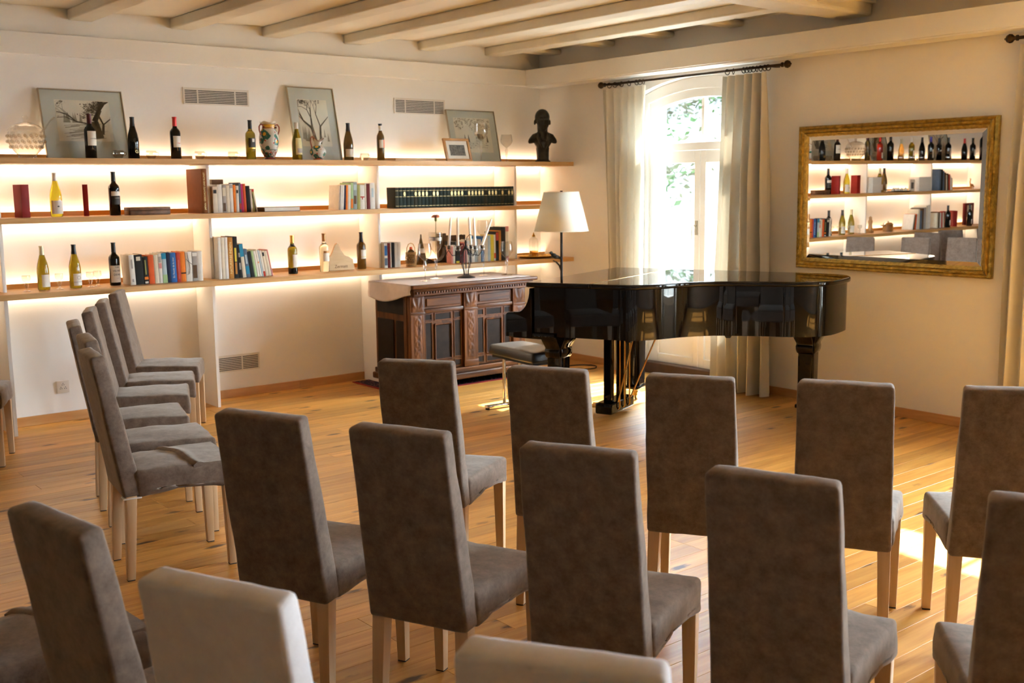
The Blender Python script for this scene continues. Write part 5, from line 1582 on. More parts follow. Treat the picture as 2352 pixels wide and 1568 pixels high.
# lidded punch bowl
def tureen(label, x, z, s=1.0):
    t = thing('punch_bowl', label, 'bowl', (x, -0.27, z), 0, 'cut glass punch bowls')
    pr = [(0.052, 0.0), (0.060, 0.004), (0.054, 0.014), (0.062, 0.028), (0.092, 0.062), (0.112, 0.100), (0.117, 0.130), (0.113, 0.165), (0.108, 0.178)]
    m = MB().lathe([(r_ * s, z_ * s) for r_, z_ in pr], 36, cap=False)
    m.v = [(a * (1 + 0.015 * math.cos(18 * math.atan2(b_, a))), b_ * (1 + 0.015 * math.cos(18 * math.atan2(b_, a))), c_) for a, b_, c_ in m.v]
    m.build('bowl_body', M['cut'], t, smooth=15, flip_fix=False)
    MB().lathe([(0.0, 0.0), (0.055 * s, 0.0), (0.055 * s, 0.006), (0.0, 0.008)], 28).build('bowl_foot', M['cut'], t)
    ld = MB().lathe([(0.114 * s, 0.181 * s), (0.110 * s, 0.190 * s), (0.085 * s, 0.215 * s), (0.045 * s, 0.232 * s), (0.014 * s, 0.240 * s)], 36, cap=False).build('lid', M['cut'], t, smooth=20, flip_fix=False)
    MB().lathe([(0.014 * s, 0.240 * s), (0.010 * s, 0.252 * s), (0.018 * s, 0.266 * s), (0.015 * s, 0.280 * s), (0.0, 0.283 * s)], 12).build('knob', M['cut'], ld)
    MB().tube([(0.09 * s, 0, 0.17 * s), (0.125 * s, 0, 0.20 * s), (0.16 * s, 0, 0.25 * s), (0.19 * s, 0, 0.275 * s)], [0.006, 0.006, 0.005, 0.006], 8).build('ladle', M['cut'], t)
    rl = MB()
    for j in range(3):
        zz = (0.075 + 0.035 * j) * s
        r_ = (0.100, 0.1165, 0.116)[j] * s
        for k in range(20):
            a = 2 * PI * (k + 0.5 * j) / 20
            rl.ball((r_ * math.cos(a), r_ * math.sin(a), zz), 0.010 * s, 0.010 * s, 0.012 * s, 6, 5)
    rl.build('cut_facets', M['cut'], t, smooth=30)
tureen('large cut glass punch bowl with lid and ladle, top shelf', -4.737, Z1, 1.0)

# ------------------------------------------------------------------ painted vase and jug
def majolica(name, bandz):
    m, nt, b_ = nmat(name)
    setp(b_, (0.62, 0.60, 0.52), 0.25)
    N, L = nt.nodes, nt.links
    tc = N.new('ShaderNodeTexCoord')
    def spots(scale, r0_, r1_, c_in, c_out, base, off):
        vo = N.new('ShaderNodeTexVoronoi'); vo.inputs['Scale'].default_value = scale
        mp = N.new('ShaderNodeVectorMath'); mp.operation = 'ADD'; mp.inputs[1].default_value = off
        L.new(tc.outputs['Object'], mp.inputs[0]); L.new(mp.outputs[0], vo.inputs['Vector'])
        rp_ = N.new('ShaderNodeValToRGB'); cr = rp_.color_ramp; cr.interpolation = 'CONSTANT'
        cr.elements[0].position = 0; cr.elements[0].color = (*c_in, 1)
        e1 = cr.elements[1]; e1.position = r0_; e1.color = (*c_out, 1)
        L.new(vo.outputs['Distance'], rp_.inputs['Fac'])
        ms = N.new('ShaderNodeMath'); ms.operation = 'LESS_THAN'; ms.inputs[1].default_value = r1_
        nz_ = N.new('ShaderNodeTexNoise'); nz_.inputs['Scale'].default_value = scale * 3
        L.new(tc.outputs['Object'], nz_.inputs['Vector'])
        ad = N.new('ShaderNodeMath'); ad.operation = 'MULTIPLY_ADD'; ad.inputs[1].default_value = 0.35; L.new(nz_.outputs['Fac'], ad.inputs[0]); L.new(vo.outputs['Distance'], ad.inputs[2])
        L.new(ad.outputs[0], ms.inputs[0])
        mx = N.new('ShaderNodeMix'); mx.data_type = 'RGBA'
        L.new(ms.outputs[0], mx.inputs['Factor']); L.new(rp_.outputs['Color'], mx.inputs['B'])
        if base is None:
            mx.inputs['A'].default_value = (0.62, 0.60, 0.52, 1)
        else:
            L.new(base, mx.inputs['A'])
        return mx.outputs['Result']
    c1 = spots(17, 0.24, 0.66, (0.70, 0.42, 0.03), (0.04, 0.16, 0.12), None, (0.3, 0.1, 0.2))
    c2 = spots(30, 0.14, 0.36, (0.55, 0.05, 0.02), (0.45, 0.06, 0.03), c1, (1.3, 2.1, 0.7))
    L.new(c2, b_.inputs['Base Color'])
    return m
M['majolica'] = majolica('majolica_flowers', 0)
M['maroon'] = plain('maroon_glaze', (0.13, 0.018, 0.015), 0.25); M['terracotta'] = plain('handle_glaze', (0.30, 0.07, 0.025), 0.3, var=0.1)
M['yellowglaze'] = plain('yellow_glaze', (0.75, 0.42, 0.05), 0.25, var=0.1); M['creamglaze'] = plain('cream_glaze', (0.66, 0.62, 0.52), 0.25)
M['tealglaze'] = plain('teal_glaze', (0.05, 0.16, 0.15), 0.25)
t = thing('painted_vase', 'large two-handled majolica vase painted with flowers, top shelf', 'vase', (-2.99, -0.30, Z1), 0)
MB().lathe([(0.0, 0.0), (0.050, 0.0), (0.050, 0.004), (0.036, 0.018), (0.035, 0.022)], 28).build('foot', M['maroon'], t, smooth=50)
bp_ = [(0.036, 0.0205), (0.046, 0.040), (0.060, 0.070), (0.070, 0.105), (0.075, 0.140), (0.073, 0.175), (0.066, 0.205), (0.056, 0.225), (0.049, 0.235)]
MB().lathe(bp_, 36, cap=False).build('body', M['majolica'], t, smooth=60, flip_fix=False)
lat = MB()
for k in range(10):
    for s in (-1, 1):
        a0 = 2 * PI * k / 10
        lat.tube([((rad_at(bp_, z_) + 0.0008) * math.cos(a0 + s * q * 0.62), (rad_at(bp_, z_) + 0.0008) * math.sin(a0 + s * q * 0.62), z_) for q, z_ in ((0, 0.026), (0.25, 0.038), (0.5, 0.050), (0.75, 0.062), (1, 0.074))], 0.0018, 5)
lat.build('lattice_band', M['terracotta'], t)
MB().lathe([(0.0625, 0.0745), (0.0640, 0.0785)], 32, cap=False).build('dark_line', M['tealglaze'], t, flip_fix=False)
MB().lathe([(0.0495, 0.234), (0.046, 0.240), (0.046, 0.262), (0.050, 0.268)], 32, cap=False).build('collar', M['yellowglaze'], t, flip_fix=False)
MB().lathe([(0.0488, 0.238), (0.0488, 0.243)], 32, cap=False).build('collar_line', M['maroon'], t, flip_fix=False)
rimv = MB(); n = 48
vs = []; fs = []
for j, (r_, z_) in enumerate(((0.050, 0.267), (0.056, 0.278), (0.064, 0.284))):
    for k in range(n):
        a = 2 * PI * k / n
        vs.append((r_ * math.cos(a), r_ * math.sin(a), z_ + (0.006 * math.cos(a * 5) if j == 2 else 0)))
for j in range(2):
    for k in range(n):
        fs.append((j * n + k, j * n + (k + 1) % n, (j + 1) * n + (k + 1) % n, (j + 1) * n + k))
ro_ = rimv.add(vs, fs).build('wavy_rim', M['creamglaze'], t, smooth=60, flip_fix=False)
so2 = ro_.modifiers.new('t', 'SOLIDIFY'); so2.thickness = 0.003
for s in (-1, 1):
    MB().tube([(s * 0.048, -0.01, 0.262), (s * 0.070, -0.012, 0.268), (s * 0.083, -0.013, 0.250), (s * 0.083, -0.013, 0.222), (s * 0.073, -0.012, 0.196), (s * 0.068, -0.01, 0.188)], 0.0055, 8).build('handle', M['terracotta'], t, smooth=60)
    MB().ball((s * 0.050, -0.020, 0.245), 0.010, 0.006, 0.009).build('boss', M['maroon'], t)
t = thing('painted_jug', 'small flowered majolica jug before the middle drawing', 'jug', (-2.577, -0.31, Z1), 0)
MB().lathe([(0.0, 0.0), (0.037, 0.0), (0.037, 0.010), (0.034, 0.014)], 24).build('foot', M['terracotta'], t)
MB().lathe([(0.034, 0.0135), (0.050, 0.030), (0.062, 0.055), (0.063, 0.072), (0.055, 0.092), (0.038, 0.108), (0.026, 0.114)], 30, cap=False).build('body', M['majolica'], t, smooth=60, flip_fix=False)
jn = MB(); vs = []; fs = []; n = 28
for j, (r_, z_) in enumerate(((0.0262, 0.1135), (0.024, 0.128), (0.028, 0.150), (0.034, 0.160))):
    for k in range(n):
        a = 2 * PI * k / n
        ex = max(0, math.cos(a)) ** 3 * (0.022 if j == 3 else 0.008 if j == 2 else 0)
        vs.append(((r_ + ex) * math.cos(a), r_ * math.sin(a), z_ + (0.014 * math.cos(2 * a) if j == 3 else 0)))
for j in range(3):
    for k in range(n):
        fs.append((j * n + k, j * n + (k + 1) % n, (j + 1) * n + (k + 1) % n, (j + 1) * n + k))
jo = jn.add(vs, fs).build('spout', M['creamglaze'], t, smooth=60, flip_fix=False)
so2 = jo.modifiers.new('t', 'SOLIDIFY'); so2.thickness = 0.003
MB().tube([(vs[3 * n + k][0], vs[3 * n + k][1], vs[3 * n + k][2]) for k in range(n)], 0.0024, 6, closed=True).build('spout_rim', M['terracotta'], t)
MB().tube([(-0.030, 0, 0.165), (-0.046, 0, 0.186), (-0.060, 0, 0.172), (-0.062, 0, 0.140), (-0.054, 0, 0.108), (-0.050, 0, 0.094)], 0.005, 8).build('handle', M['terracotta'], t, smooth=60)

# ------------------------------------------------------------------ leaning drawings
def stroke_tree(m, fo, x, z, a, L, w, d, rt):
    x2, z2 = x + L * math.cos(a), z + L * math.sin(a)
    nx_, nz_ = -math.sin(a), math.cos(a)
    w2 = w * 0.72
    m.add([(x - nx_ * w / 2, 0, z - nz_ * w / 2), (x + nx_ * w / 2, 0, z + nz_ * w / 2), (x2 + nx_ * w2 / 2, 0, z2 + nz_ * w2 / 2), (x2 - nx_ * w2 / 2, 0, z2 - nz_ * w2 / 2)], [(0, 1, 2, 3)])
    if d <= 0 or L < 0.008:
        fo.append((x2, z2)); return
    for k in range(2 if rt.random() > 0.25 else 3):
        stroke_tree(m, fo, x2, z2, a + rt.uniform(-0.75, 0.75), L * rt.uniform(0.62, 0.86), w2 * rt.uniform(0.6, 0.85), d - 1, rt)
def picture(label, x, wd, h, yb, lean, kind, seed, mg_=0.07, mt_=0.075, mb_=0.10, z=Z1):
    t = thing('framed_drawing', label, 'picture', (x, yb, z), 0, 'framed tree drawings')
    t.rotation_euler = (R(-lean), 0, 0)
    f = MB(); e_ = 0.007
    f.box(-wd / 2, wd / 2, -0.006, 0.012, 0, e_); f.box(-wd / 2, wd / 2, -0.006, 0.012, h - e_, h)
    f.box(-wd / 2, -wd / 2 + e_, -0.006, 0.012, e_, h - e_); f.box(wd / 2 - e_, wd / 2, -0.006, 0.012, e_, h - e_)
    f.build('frame', M['alu'], t)
    MB().box(-wd / 2 + 0.004, wd / 2 - 0.004, 0.003, 0.010, 0.004, h - 0.004).build('mount', M['mat'], t, smooth=None)
    pw, pz0, pz1 = wd / 2 - mg_, mb_, h - mt_
    MB().box(-pw, pw, 0.0022, 0.0029, pz0, pz1).build('paper', M['paper'], t, smooth=None)
    rt = random.Random(seed); m = MB(); fo = []; wsh = MB()
    if kind == 'tree':
        stroke_tree(m, fo, pw * 0.45, pz0 + 0.02, R(97), (pz1 - pz0) * 0.42, 0.075, 6, rt)
        stroke_tree(m, fo, pw * 0.62, pz0 + 0.05, R(80), (pz1 - pz0) * 0.25, 0.020, 5, rt)
        stroke_tree(m, fo, pw * 0.2, pz0 + (pz1 - pz0) * 0.42, R(170), pw * 0.5, 0.012, 5, rt)
        for k in range(70):
            a = rt.uniform(-pw * 0.8, pw * 0.3); b_ = pz0 + rt.uniform(0.01, 0.12)
            wsh.add([(a, 0, b_), (a + 0.10, 0, b_ + 0.012), (a + 0.10, 0, b_ + 0.014), (a, 0, b_ + 0.003)], [(0, 1, 2, 3)])
        for k in range(7):
            a = rt.uniform(-pw * 0.75, pw * 0.1); b_ = pz0 + (pz1 - pz0) * 0.45
            wsh.add([(a - 0.012, 0, b_), (a + 0.012, 0, b_), (a, 0, b_ + 0.075)], [(0, 1, 2)])
    elif kind == 'pines':
        stroke_tree(m, fo, -0.005, pz0 + 0.02, R(100), (pz1 - pz0) * 0.34, 0.030, 6, rt)
        stroke_tree(m, fo, 0.03, pz0 + 0.02, R(83), (pz1 - pz0) * 0.38, 0.022, 6, rt)
        for k in range(14):
            a = rt.uniform(-pw * 0.9, pw * 0.8); b_ = pz0 + rt.uniform(0.02, 0.09)
            wsh.add([(a - 0.010, 0, b_), (a + 0.010, 0, b_), (a, 0, b_ + rt.uniform(0.05, 0.12))], [(0, 1, 2)])
    else:
        b0 = pz0 + (pz1 - pz0) * 0.30
        m.add([(0.02, 0, b0 + 0.035), (0.115, 0, b0 + 0.032), (0.10, 0, b0 + 0.075), (0.035, 0, b0 + 0.078)], [(0, 1, 2, 3)])
        for k in range(10):
            m.add([(0.022 + 0.009 * k, 0, b0), (0.024 + 0.009 * k, 0, b0), (0.024 + 0.009 * k, 0, b0 + 0.034), (0.022 + 0.009 * k, 0, b0 + 0.034)], [(0, 1, 2, 3)])
        for a in (-0.10, -0.06, 0.15):
            for k in range(6):
                m.add([(a - 0.014 + 0.002 * k, 0, b0 + 0.011 * k), (a + 0.014 - 0.002 * k, 0, b0 + 0.011 * k), (a, 0, b0 + 0.011 * k + 0.016)], [(0, 1, 2)])
        for k in range(90):
            a = rt.uniform(-pw * 0.9, pw * 0.7); b_ = b0 - rt.uniform(0.005, 0.06)
            m.add([(a, 0, b_), (a + rt.uniform(0.01, 0.03), 0, b_ + rt.uniform(-0.004, 0.006)), (a + 0.012, 0, b_ + 0.002)], [(0, 1, 2)])
        for k in range(60):
            fo.append((rt.uniform(-pw * 0.9, pw * 0.9), pz1 - abs(rt.gauss(0.04, 0.04))))
    for (fx, fz) in fo:
        for k in range(7):
            a, b_ = fx + rt.gauss(0, 0.014), fz + rt.gauss(0, 0.010)
            if abs(a) < pw - 0.006 and pz0 + 0.006 < b_ < pz1 - 0.006:
                s_ = rt.uniform(0.004, 0.011); an = rt.random() * PI
                (m if k % 2 and kind != 'cottage' else wsh).add([(a - s_ * math.cos(an), 0, b_ - s_ * math.sin(an) * 0.5), (a + s_ * math.sin(an) * 0.4, 0, b_ - s_ * 0.4), (a + s_ * math.cos(an), 0, b_ + s_ * math.sin(an) * 0.5), (a - s_ * 0.3, 0, b_ + s_ * 0.4)], [(0, 1, 2, 3)])
    def clipm(q, y):
        q.v = [(max(-pw + 0.004, min(pw - 0.004, a)), y, max(pz0 + 0.004, min(pz1 - 0.004, c_))) for a, b_, c_ in q.v]
    clipm(m, 0.0012); clipm(wsh, 0.0016)
    wsh.build('wash_strokes', M['ink2'], t, smooth=None, flip_fix=False); m.build('ink_strokes', M['ink'], t, smooth=None, flip_fix=False)
    MB().box(-wd / 2 + e_, wd / 2 - e_, -0.0012, 0.0002, e_, h - e_).build('glazing', M['pane'], t, smooth=None)
    return t
picture('large framed gnarled tree drawing at the left end, top shelf', -4.29, 0.575, 0.50, -0.150, 14, 'tree', 4, 0.10, 0.075, 0.13)
picture('tall framed pine drawing in the middle of the top shelf', -2.475, 0.42, 0.605, -0.160, 13, 'pines', 9, 0.075, 0.10, 0.12)
picture('framed cottage drawing beside the bronze bust', -0.865, 0.545, 0.475, -0.145, 13, 'cottage', 6, 0.07, 0.07, 0.09)
picture('framed drawing reflected behind the red bottle in the mirror', -5.45, 0.42, 0.50, -0.155, 14, 'tree', 14)
picture('framed drawing reflected behind the dark bottles in the mirror', -6.90, 0.45, 0.52, -0.155, 14, 'pines', 19)
t = thing('photo_frame', 'small wooden photo frame leaning before the cottage drawing', 'picture', (-1.205, -0.33, Z1), R(3))
t.rotation_euler = (R(-16), 0, R(3))
f = MB(); wd, h, e_ = 0.285, 0.205, 0.022
f.box(-wd / 2, wd / 2, -0.010, 0.010, 0, e_); f.box(-wd / 2, wd / 2, -0.010, 0.010, h - e_, h); f.box(-wd / 2, -wd / 2 + e_, -0.010, 0.010, e_, h - e_); f.box(wd / 2 - e_, wd / 2, -0.010, 0.010, e_, h - e_)
f.build('frame', M['pine'], t, bevel=0.002)
MB().box(-wd / 2 + e_, wd / 2 - e_, 0.0, 0.004, e_, h - e_).build('mount', M['label_white'], t, smooth=None)
M['photo'] = plain('old_photo', (0.10, 0.085, 0.06), 0.5, var=0.95, scale=55)
MB().box(-0.085, 0.085, -0.001, -0.0001, 0.052, 0.148).build('photograph', M['photo'], t, smooth=None)
t = thing('photo_frame', 'small photo card between cups and white books in the mirror', 'picture', (-5.955, -0.30, Z2), 0)
MB().box(-0.055, 0.055, 0, 0.012, 0, 0.15).build('frame', M['label_white'], t); MB().box(-0.03, 0.03, -0.001, -0.0002, 0.035, 0.115).build('photograph', M['photo'], t)
# thin board on top shelf
t = thing('flat_board', 'thin pale wooden tray lying on the top shelf', 'tray', (-1.70, -0.30, Z1), R(1))
MB().box(-0.205, 0.205, -0.085, 0.085, 0, 0.006).build('tray_bottom', M['oak'], t)
for x0_, x1_, y0_, y1_ in ((-0.205, 0.205, -0.085, -0.077), (-0.205, 0.205, 0.077, 0.085), (-0.205, -0.197, -0.077, 0.077), (0.197, 0.205, -0.077, 0.077)):
    MB().box(x0_, x1_, y0_, y1_, 0.0061, 0.020).build('tray_edge', M['oak'], t)

# ------------------------------------------------------------------ bronze bust
t = thing('bronze_bust', 'dark bronze bust of a bald man in an open collar, corner of the top shelf', 'bust', (-0.225, -0.30, Z1), R(-28))
b_ = MB()
b_.lathe([(0.072, 0.0), (0.072, 0.012), (0.060, 0.018), (0.056, 0.030), (0.058, 0.09), (0.062, 0.13)], 24, ys=0.85)
bb_ = MB()
bb_.ball((0, 0.012, 0.408), 0.068, 0.085, 0.076, 20, 14)          # skull
bb_.ball((0, -0.018, 0.355), 0.056, 0.060, 0.072, 18, 12)         # face
bb_.ball((0, -0.040, 0.312), 0.036, 0.032, 0.030, 14, 10)         # chin
bb_.ball((0, -0.072, 0.350), 0.011, 0.017, 0.022, 10, 8)          # nose
bb_.ball((0, -0.062, 0.392), 0.045, 0.016, 0.010, 12, 8)          # brow
bb_.ball((-0.024, -0.056, 0.366), 0.013, 0.010, 0.009, 10, 8); bb_.ball((0.024, -0.056, 0.366), 0.013, 0.010, 0.009, 10, 8)
bb_.ball((0, -0.066, 0.323), 0.018, 0.010, 0.006, 10, 6); bb_.ball((0, -0.064, 0.315), 0.016, 0.010, 0.006, 10, 6)
for s in (-1, 1):
    bb_.ball((s * 0.070, 0.012, 0.362), 0.010, 0.017, 0.026, 10, 8)
    bb_.ball((s * 0.034, -0.040, 0.340), 0.018, 0.02, 0.02, 10, 8)
bb_.tube([(0, 0.005, 0.335), (0, 0.004, 0.27), (0, 0.0, 0.20)], [0.050, 0.046, 0.062], 16)
bb_.ball((0, 0.0, 0.185), 0.082, 0.060, 0.062, 18, 12)
bb_.tube([(0, 0.0, 0.19), (0, 0.0, 0.12), (0, 0.0, 0.09)], [0.075, 0.056, 0.052], 16)
for s in (-1, 1):
    bb_.tube([(s * 0.03, 0.0, 0.245), (s * 0.075, 0.0, 0.222), (s * 0.115, 0.004, 0.190), (s * 0.132, 0.006, 0.176)], [0.034, 0.040, 0.026, 0.010], 10)
    bb_.tube([(s * 0.045, -0.030, 0.262), (s * 0.050, -0.052, 0.225), (s * 0.030, -0.062, 0.175), (s * 0.004, -0.056, 0.125)], [0.012, 0.016, 0.016, 0.012], 8)
b_.build('plinth', M['bronze'], t, smooth=40)
ho = bb_.build('portrait', M['bronze'], t, smooth=60)
rm = ho.modifiers.new('join', 'REMESH'); rm.mode = 'VOXEL'; rm.voxel_size = 0.0055; rm.use_smooth_shade = True
sm_ = ho.modifiers.new('soft', 'SMOOTH'); sm_.iterations = 2; sm_.factor = 0.4

# ------------------------------------------------------------------ candelabra
t = thing('candelabra', 'black wrought iron candelabra with glass cups on the sideboard', 'candelabra', (-1.423, -0.690, ZS), R(-39))
MB().lathe([(0.0, 0.0), (0.078, 0.0), (0.074, 0.008), (0.040, 0.018), (0.022, 0.026)], 20).build('base', M['iron'], t, smooth=50)
for k in range(8):
    a = 2 * PI * k / 8
    pr = [(0.018, 0.02), (0.022, 0.06), (0.036, 0.11), (0.042, 0.16), (0.034, 0.205), (0.014, 0.235), (0.006, 0.25)]
    MB().tube([(r_ * math.cos(a), r_ * math.sin(a), z_) for r_, z_ in pr], 0.0032, 6).build('cage_wire', M['iron'], t)
MB().lathe([(0.004, 0.235), (0.014, 0.245), (0.016, 0.258), (0.008, 0.275), (0.011, 0.300), (0.004, 0.315)], 12).build('collar', M['iron'], t)
CX = [(-0.143, 0.02), (-0.063, -0.05), (0.080, -0.05), (0.136, 0.02), (0.040, 0.075)]
CH = [0.262, 0.255, 0.255, 0.262, 0.265]
for (cx, cy), ch in zip(CX, CH):
    MB().tube([(0.012 * (1 if cx > 0 else -1), 0, 0.250), (cx * 0.4, cy * 0.4, 0.195), (cx * 0.8, cy * 0.8, 0.185), (cx, cy, 0.227), (cx, cy, 0.244)], 0.0035, 7).build('arm', M['iron'], t, smooth=60)
    MB().tube([(cx, cy, 0.229), (cx * 1.10, cy * 1.10, 0.218), (cx * 1.14, cy * 1.14, 0.200), (cx * 1.06, cy * 1.06, 0.188)], 0.0026, 6).build('scroll', M['iron'], t, smooth=60)
    MB().lathe([(0.012, 0.227), (0.026, 0.238), (0.024, 0.256), (0.030, 0.266), (0.040, 0.274)], 16, c=(cx, cy, 0), cap=False).build('glass_cup', M['cut'], t, smooth=40, flip_fix=False)
    MB().lathe([(0.0, 0.242), (0.013, 0.242), (0.014, 0.270), (0.010, 0.271)], 12, c=(cx, cy, 0)).build('candle_socket', M['iron'], t)
for s in (-1, 1):
    MB().tube([(s * 0.004, 0, 0.30), (s * 0.012, 0, 0.34), (s * 0.035, 0, 0.362), (s * 0.062, 0, 0.352), (s * 0.072, 0, 0.325)], 0.003, 6).build('top_scroll', M['iron'], t, smooth=60)
rot = Matrix.Rotation(R(-39), 4, 'Z')
tl = [(5, 2), (0, 0), (-2, 0), (21, 4), (-3, 1)]
cl_ = ['leftmost white taper candle in the iron candelabra', 'second white taper candle from left in the iron candelabra', 'upright white taper candle right of the candelabra centre', 'white taper candle slanting far to the right in the candelabra', 'rear white taper candle in the middle of the candelabra']
for (cx, cy), ch, (tx, ty), lb in zip(CX, CH, tl, cl_):
    p = rot @ Vector((cx, cy, 0))
    c = thing('taper_candle', lb, 'candle', (-1.423 + p.x, -0.690 + p.y, ZS + 0.272), 0, 'white taper candles')
    c.rotation_euler = (0, R(tx), R(-39))
    MB().lathe([(0.0, 0.0), (0.0115, 0.0), (0.0112, 0.06), (0.0095, 0.215), (0.005, 0.232), (0.0, 0.236)], 14).build('wax', M['candle'], c, smooth=60)
    MB().tube([(0, 0, 0.234), (0.001, 0, 0.243)], 0.0009, 5).build('wick', M['cable'], c)

# ------------------------------------------------------------------ other shelf things
t = thing('wicker_basket', 'small wicker bottle basket with a hoop handle, lowest shelf', 'basket', (-1.735, -0.33, Z3), 0)
nb = 22
for k in range(nb):
    a = 2 * PI * k / nb
    for s in (-1, 1):
        MB().tube([((0.038 + 0.010 * math.sin(q * PI * 0.9)) * math.cos(a + s * q * 0.9), (0.038 + 0.010 * math.sin(q * PI * 0.9)) * math.sin(a + s * q * 0.9), 0.012 + 0.098 * q) for q in (0, 0.2, 0.4, 0.6, 0.8, 1.0)], 0.0018, 5).build('strand', M['wicker'], t)
for z_, r_ in ((0.006, 0.041), (0.014, 0.040), (0.022, 0.041), (0.108, 0.042), (0.116, 0.042)):
    MB().tube([(r_ * math.cos(2 * PI * k / 24), r_ * math.sin(2 * PI * k / 24), z_) for k in range(24)], 0.0045, 6, closed=True).build('hoop', M['wicker'], t)
MB().lathe([(0.0, 0.0), (0.040, 0.0), (0.040, 0.004), (0.0, 0.005)], 20).build('bottom', M['wicker'], t)
MB().tube([(-0.042, 0, 0.112), (-0.040, 0, 0.155), (-0.024, 0, 0.186), (0, 0, 0.196), (0.024, 0, 0.186), (0.040, 0, 0.155), (0.042, 0, 0.112)], 0.0035, 7).build('handle', M['wicker'], t)
t = thing('small_jar', 'small dark jar with an orange stopper inside the wicker basket', 'jar', (-1.735, -0.33, Z3 + 0.0055), 0)
MB().lathe([(0.0, 0.0), (0.033, 0.0), (0.035, 0.01), (0.035, 0.10), (0.026, 0.125), (0.012, 0.138)], 18).build('body', M['g_brown'], t, smooth=50)
MB().lathe([(0.012, 0.1375), (0.014, 0.142), (0.010, 0.158), (0.0, 0.160)], 12).build('stopper', M['label_orange'], t)
t = thing('conical_bottle', 'brown conical flask seen through the left goblet', 'bottle', (-1.555, -0.22, Z3), 0)
MB().lathe([(0.0, 0.0), (0.055, 0.0), (0.058, 0.006), (0.045, 0.05), (0.030, 0.12), (0.018, 0.18), (0.008, 0.23), (0.006, 0.26), (0.0, 0.262)], 20).build('glass_body', M['g_brown'], t, smooth=50)
band([(0.0585, 0.0), (0.058, 0.006), (0.045, 0.05), (0.030, 0.12), (0.018, 0.18)], 0.10, 0.14, 0.001, R(-150), R(-40)).build('label', M['label_white'], t, flip_fix=False)
# dark carved root with a round hollow
t = thing('root_carving', 'dark curved root carving behind the tall goblets', 'carving', (-1.315, -0.158, Z3), 0)
poly = [(-0.16, 0.0), (0.14, 0.0), (0.14, 0.13), (0.09, 0.15), (0.06, 0.13)]
for k in range(9):
    a = R(10 - k * 17)
    poly.append((-0.05 + 0.095 * math.cos(a), 0.115 + 0.10 * math.sin(a)))
poly += [(-0.15, 0.05)]
MB().prism(poly, -0.028, 0.028, 'y').build('root', M['dark_object'], t, bevel=0.006, smooth=40)
# wooden mountain
t = thing('wooden_mountain', 'pale wooden mountain peak cutout beside the clear bottle', 'carving', (-2.385, -0.27, Z3), 0)
pk = [(-0.115, 0.0), (0.125, 0.0), (0.122, 0.022), (0.112, 0.085), (0.075, 0.108), (0.035, 0.122), (0.0, 0.165), (-0.018, 0.212), (-0.030, 0.222), (-0.046, 0.212), (-0.068, 0.165), (-0.088, 0.128), (-0.112, 0.108)]
MB().prism(pk, -0.012, 0.012, 'y').build('peak', M['carved_wood'], t, bevel=0.002)
M['burn'] = plain('burnt_line', (0.16, 0.075, 0.025), 0.8, var=0)
me = text_mesh('Zermatt', 0.036, M['burn'], 'engraving', 0.0004)
eo = mobj('engraving', me, t, (0.0, -0.0125, 0.032)); eo.rotation_euler = (R(90), 0, 0)
# brass tray with decanter
t = thing('brass_tray', 'round brass tray on the lowest shelf beside the lamp', 'tray', (-0.325, -0.30, Z3), 0)
MB().lathe([(0.0, 0.0), (0.145, 0.0), (0.165, 0.012), (0.180, 0.018), (0.181, 0.021), (0.164, 0.016), (0.144, 0.004), (0.0, 0.004)], 40, ys=0.92).build('tray', M['goldtray'], t, smooth=40)
MB().tube([(0.180 * math.cos(2 * PI * k / 60), 0.1656 * math.sin(2 * PI * k / 60), 0.020 + 0.0015 * (k % 2)) for k in range(60)], 0.0035, 6, closed=True).build('beaded_rim', M['goldtray'], t)
t = thing('glass_decanter', 'clear cylindrical decanter half full on the brass tray', 'decanter', (-0.335, -0.29, Z3 + 0.0045), 0)
MB().lathe([(0.042, 0.0), (0.044, 0.004), (0.044, 0.150), (0.038, 0.172), (0.020, 0.186), (0.014, 0.196)], 24, cap=False).build('glass_body', M['cut'], t, smooth=50, flip_fix=False)
MB().lathe([(0.0, 0.002), (0.040, 0.002), (0.040, 0.062), (0.0, 0.063)], 20).build('liquor', M['g_amber'], t)
MB().lathe([(0.015, 0.190), (0.016, 0.205), (0.008, 0.212), (0.006, 0.225), (0.0, 0.235)], 12).build('stopper', M['goldtray'], t)
for k, (dx_, dy_, nm_) in enumerate(((-0.09, -0.05, 'left'), (0.075, -0.06, 'right'), (0.11, 0.01, 'far right'), (-0.03, -0.10, 'front'))):
    s_ = thing('shot_glass', 'tiny liqueur glass on the brass tray, %s of the decanter' % nm_, 'glass', (-0.335 + dx_, -0.29 + dy_, Z3 + 0.0045), 0, 'liqueur glasses on the brass tray')
    MB().lathe([(0.014, 0.0), (0.014, 0.003), (0.018, 0.034)], 14, cap=False).build('cup_body', M['cut'], s_, smooth=50, flip_fix=False)
    MB().lathe([(0.0, 0.0), (0.014, 0.0), (0.014, 0.004), (0.0, 0.005)], 14).build('cup_foot', M['cut'], s_)
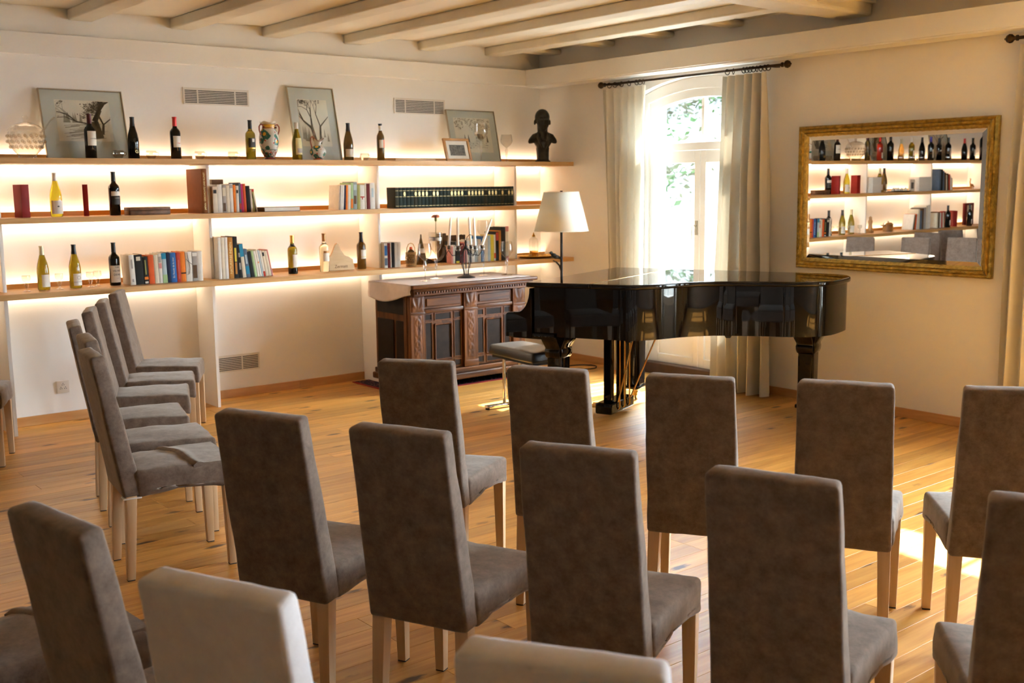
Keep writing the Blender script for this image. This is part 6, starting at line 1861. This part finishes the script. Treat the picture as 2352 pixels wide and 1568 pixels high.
# mirror-side ornaments
t = thing('silver_tray', 'silver tray holding shells on the mirrored middle shelf', 'tray', (-5.62, -0.30, Z2), 0)
MB().lathe([(0.0, 0.0), (0.20, 0.0), (0.24, 0.012), (0.238, 0.016), (0.198, 0.004), (0.0, 0.004)], 32, ys=0.55).build('tray', M['silver'], t)
rs_ = random.Random(8)
for k in range(7):
    c = thing('sea_shell', 'pale shell on the silver tray, %s from the bottles' % ORD[k + 1], 'shell', (-5.48 - 0.045 * k, -0.30 + rs_.uniform(-0.05, 0.05), Z2 + 0.0045), rs_.uniform(0, 6), 'shells on the silver tray')
    MB().lathe([(0.0, 0.0), (0.022, 0.004), (0.028, 0.018), (0.020, 0.034), (0.008, 0.046), (0.0, 0.052)], 12, ys=0.8).build('shell', M['creamglaze'], c, smooth=50)
t = thing('silver_pot', 'silver pot with a lid on the mirrored lowest shelf', 'pot', (-5.435, -0.30, Z3), 0)
MB().lathe([(0.0, 0.0), (0.06, 0.0), (0.065, 0.01), (0.065, 0.085), (0.068, 0.09)], 24).build('body', M['silver'], t, smooth=50)
MB().lathe([(0.068, 0.0905), (0.05, 0.11), (0.012, 0.118), (0.014, 0.132), (0.0, 0.136)], 24).build('lid', M['silver'], t, smooth=50)
MB().tube([(0.066, 0, 0.075), (0.16, 0, 0.085)], 0.007, 8).build('handle', M['silver'], t)
t = thing('carved_figure', 'slim carved wooden figure on the mirrored lowest shelf', 'figurine', (-5.05, -0.30, Z3), 0)
MB().box(-0.035, 0.035, -0.03, 0.03, 0, 0.03).build('base', M['pine'], t, bevel=0.003)
MB().lathe([(0.02, 0.03), (0.028, 0.06), (0.022, 0.10), (0.030, 0.14), (0.018, 0.17), (0.022, 0.19), (0.0, 0.205)], 14).build('figure', M['pine'], t, smooth=50)
t = thing('animal_figurine', 'small carved long-necked animal figurine on the mirrored middle shelf', 'figurine', (-7.41, -0.30, Z2), 0)
an_ = MB(); an_.ball((0, 0, 0.055), 0.04, 0.018, 0.02); an_.tube([(0.03, 0, 0.06), (0.045, 0, 0.10), (0.03, 0, 0.14), (0.05, 0, 0.145)], [0.012, 0.008, 0.008, 0.006], 8); an_.tube([(-0.035, 0, 0.055), (-0.07, 0, 0.03)], [0.008, 0.003], 6)
for sx in (-0.022, 0.022):
    for sy in (-0.01, 0.01):
        an_.tube([(sx, sy, 0.045), (sx, sy, 0.0)], 0.006, 6)
an_.build('figure', M['pine'], t, smooth=60)
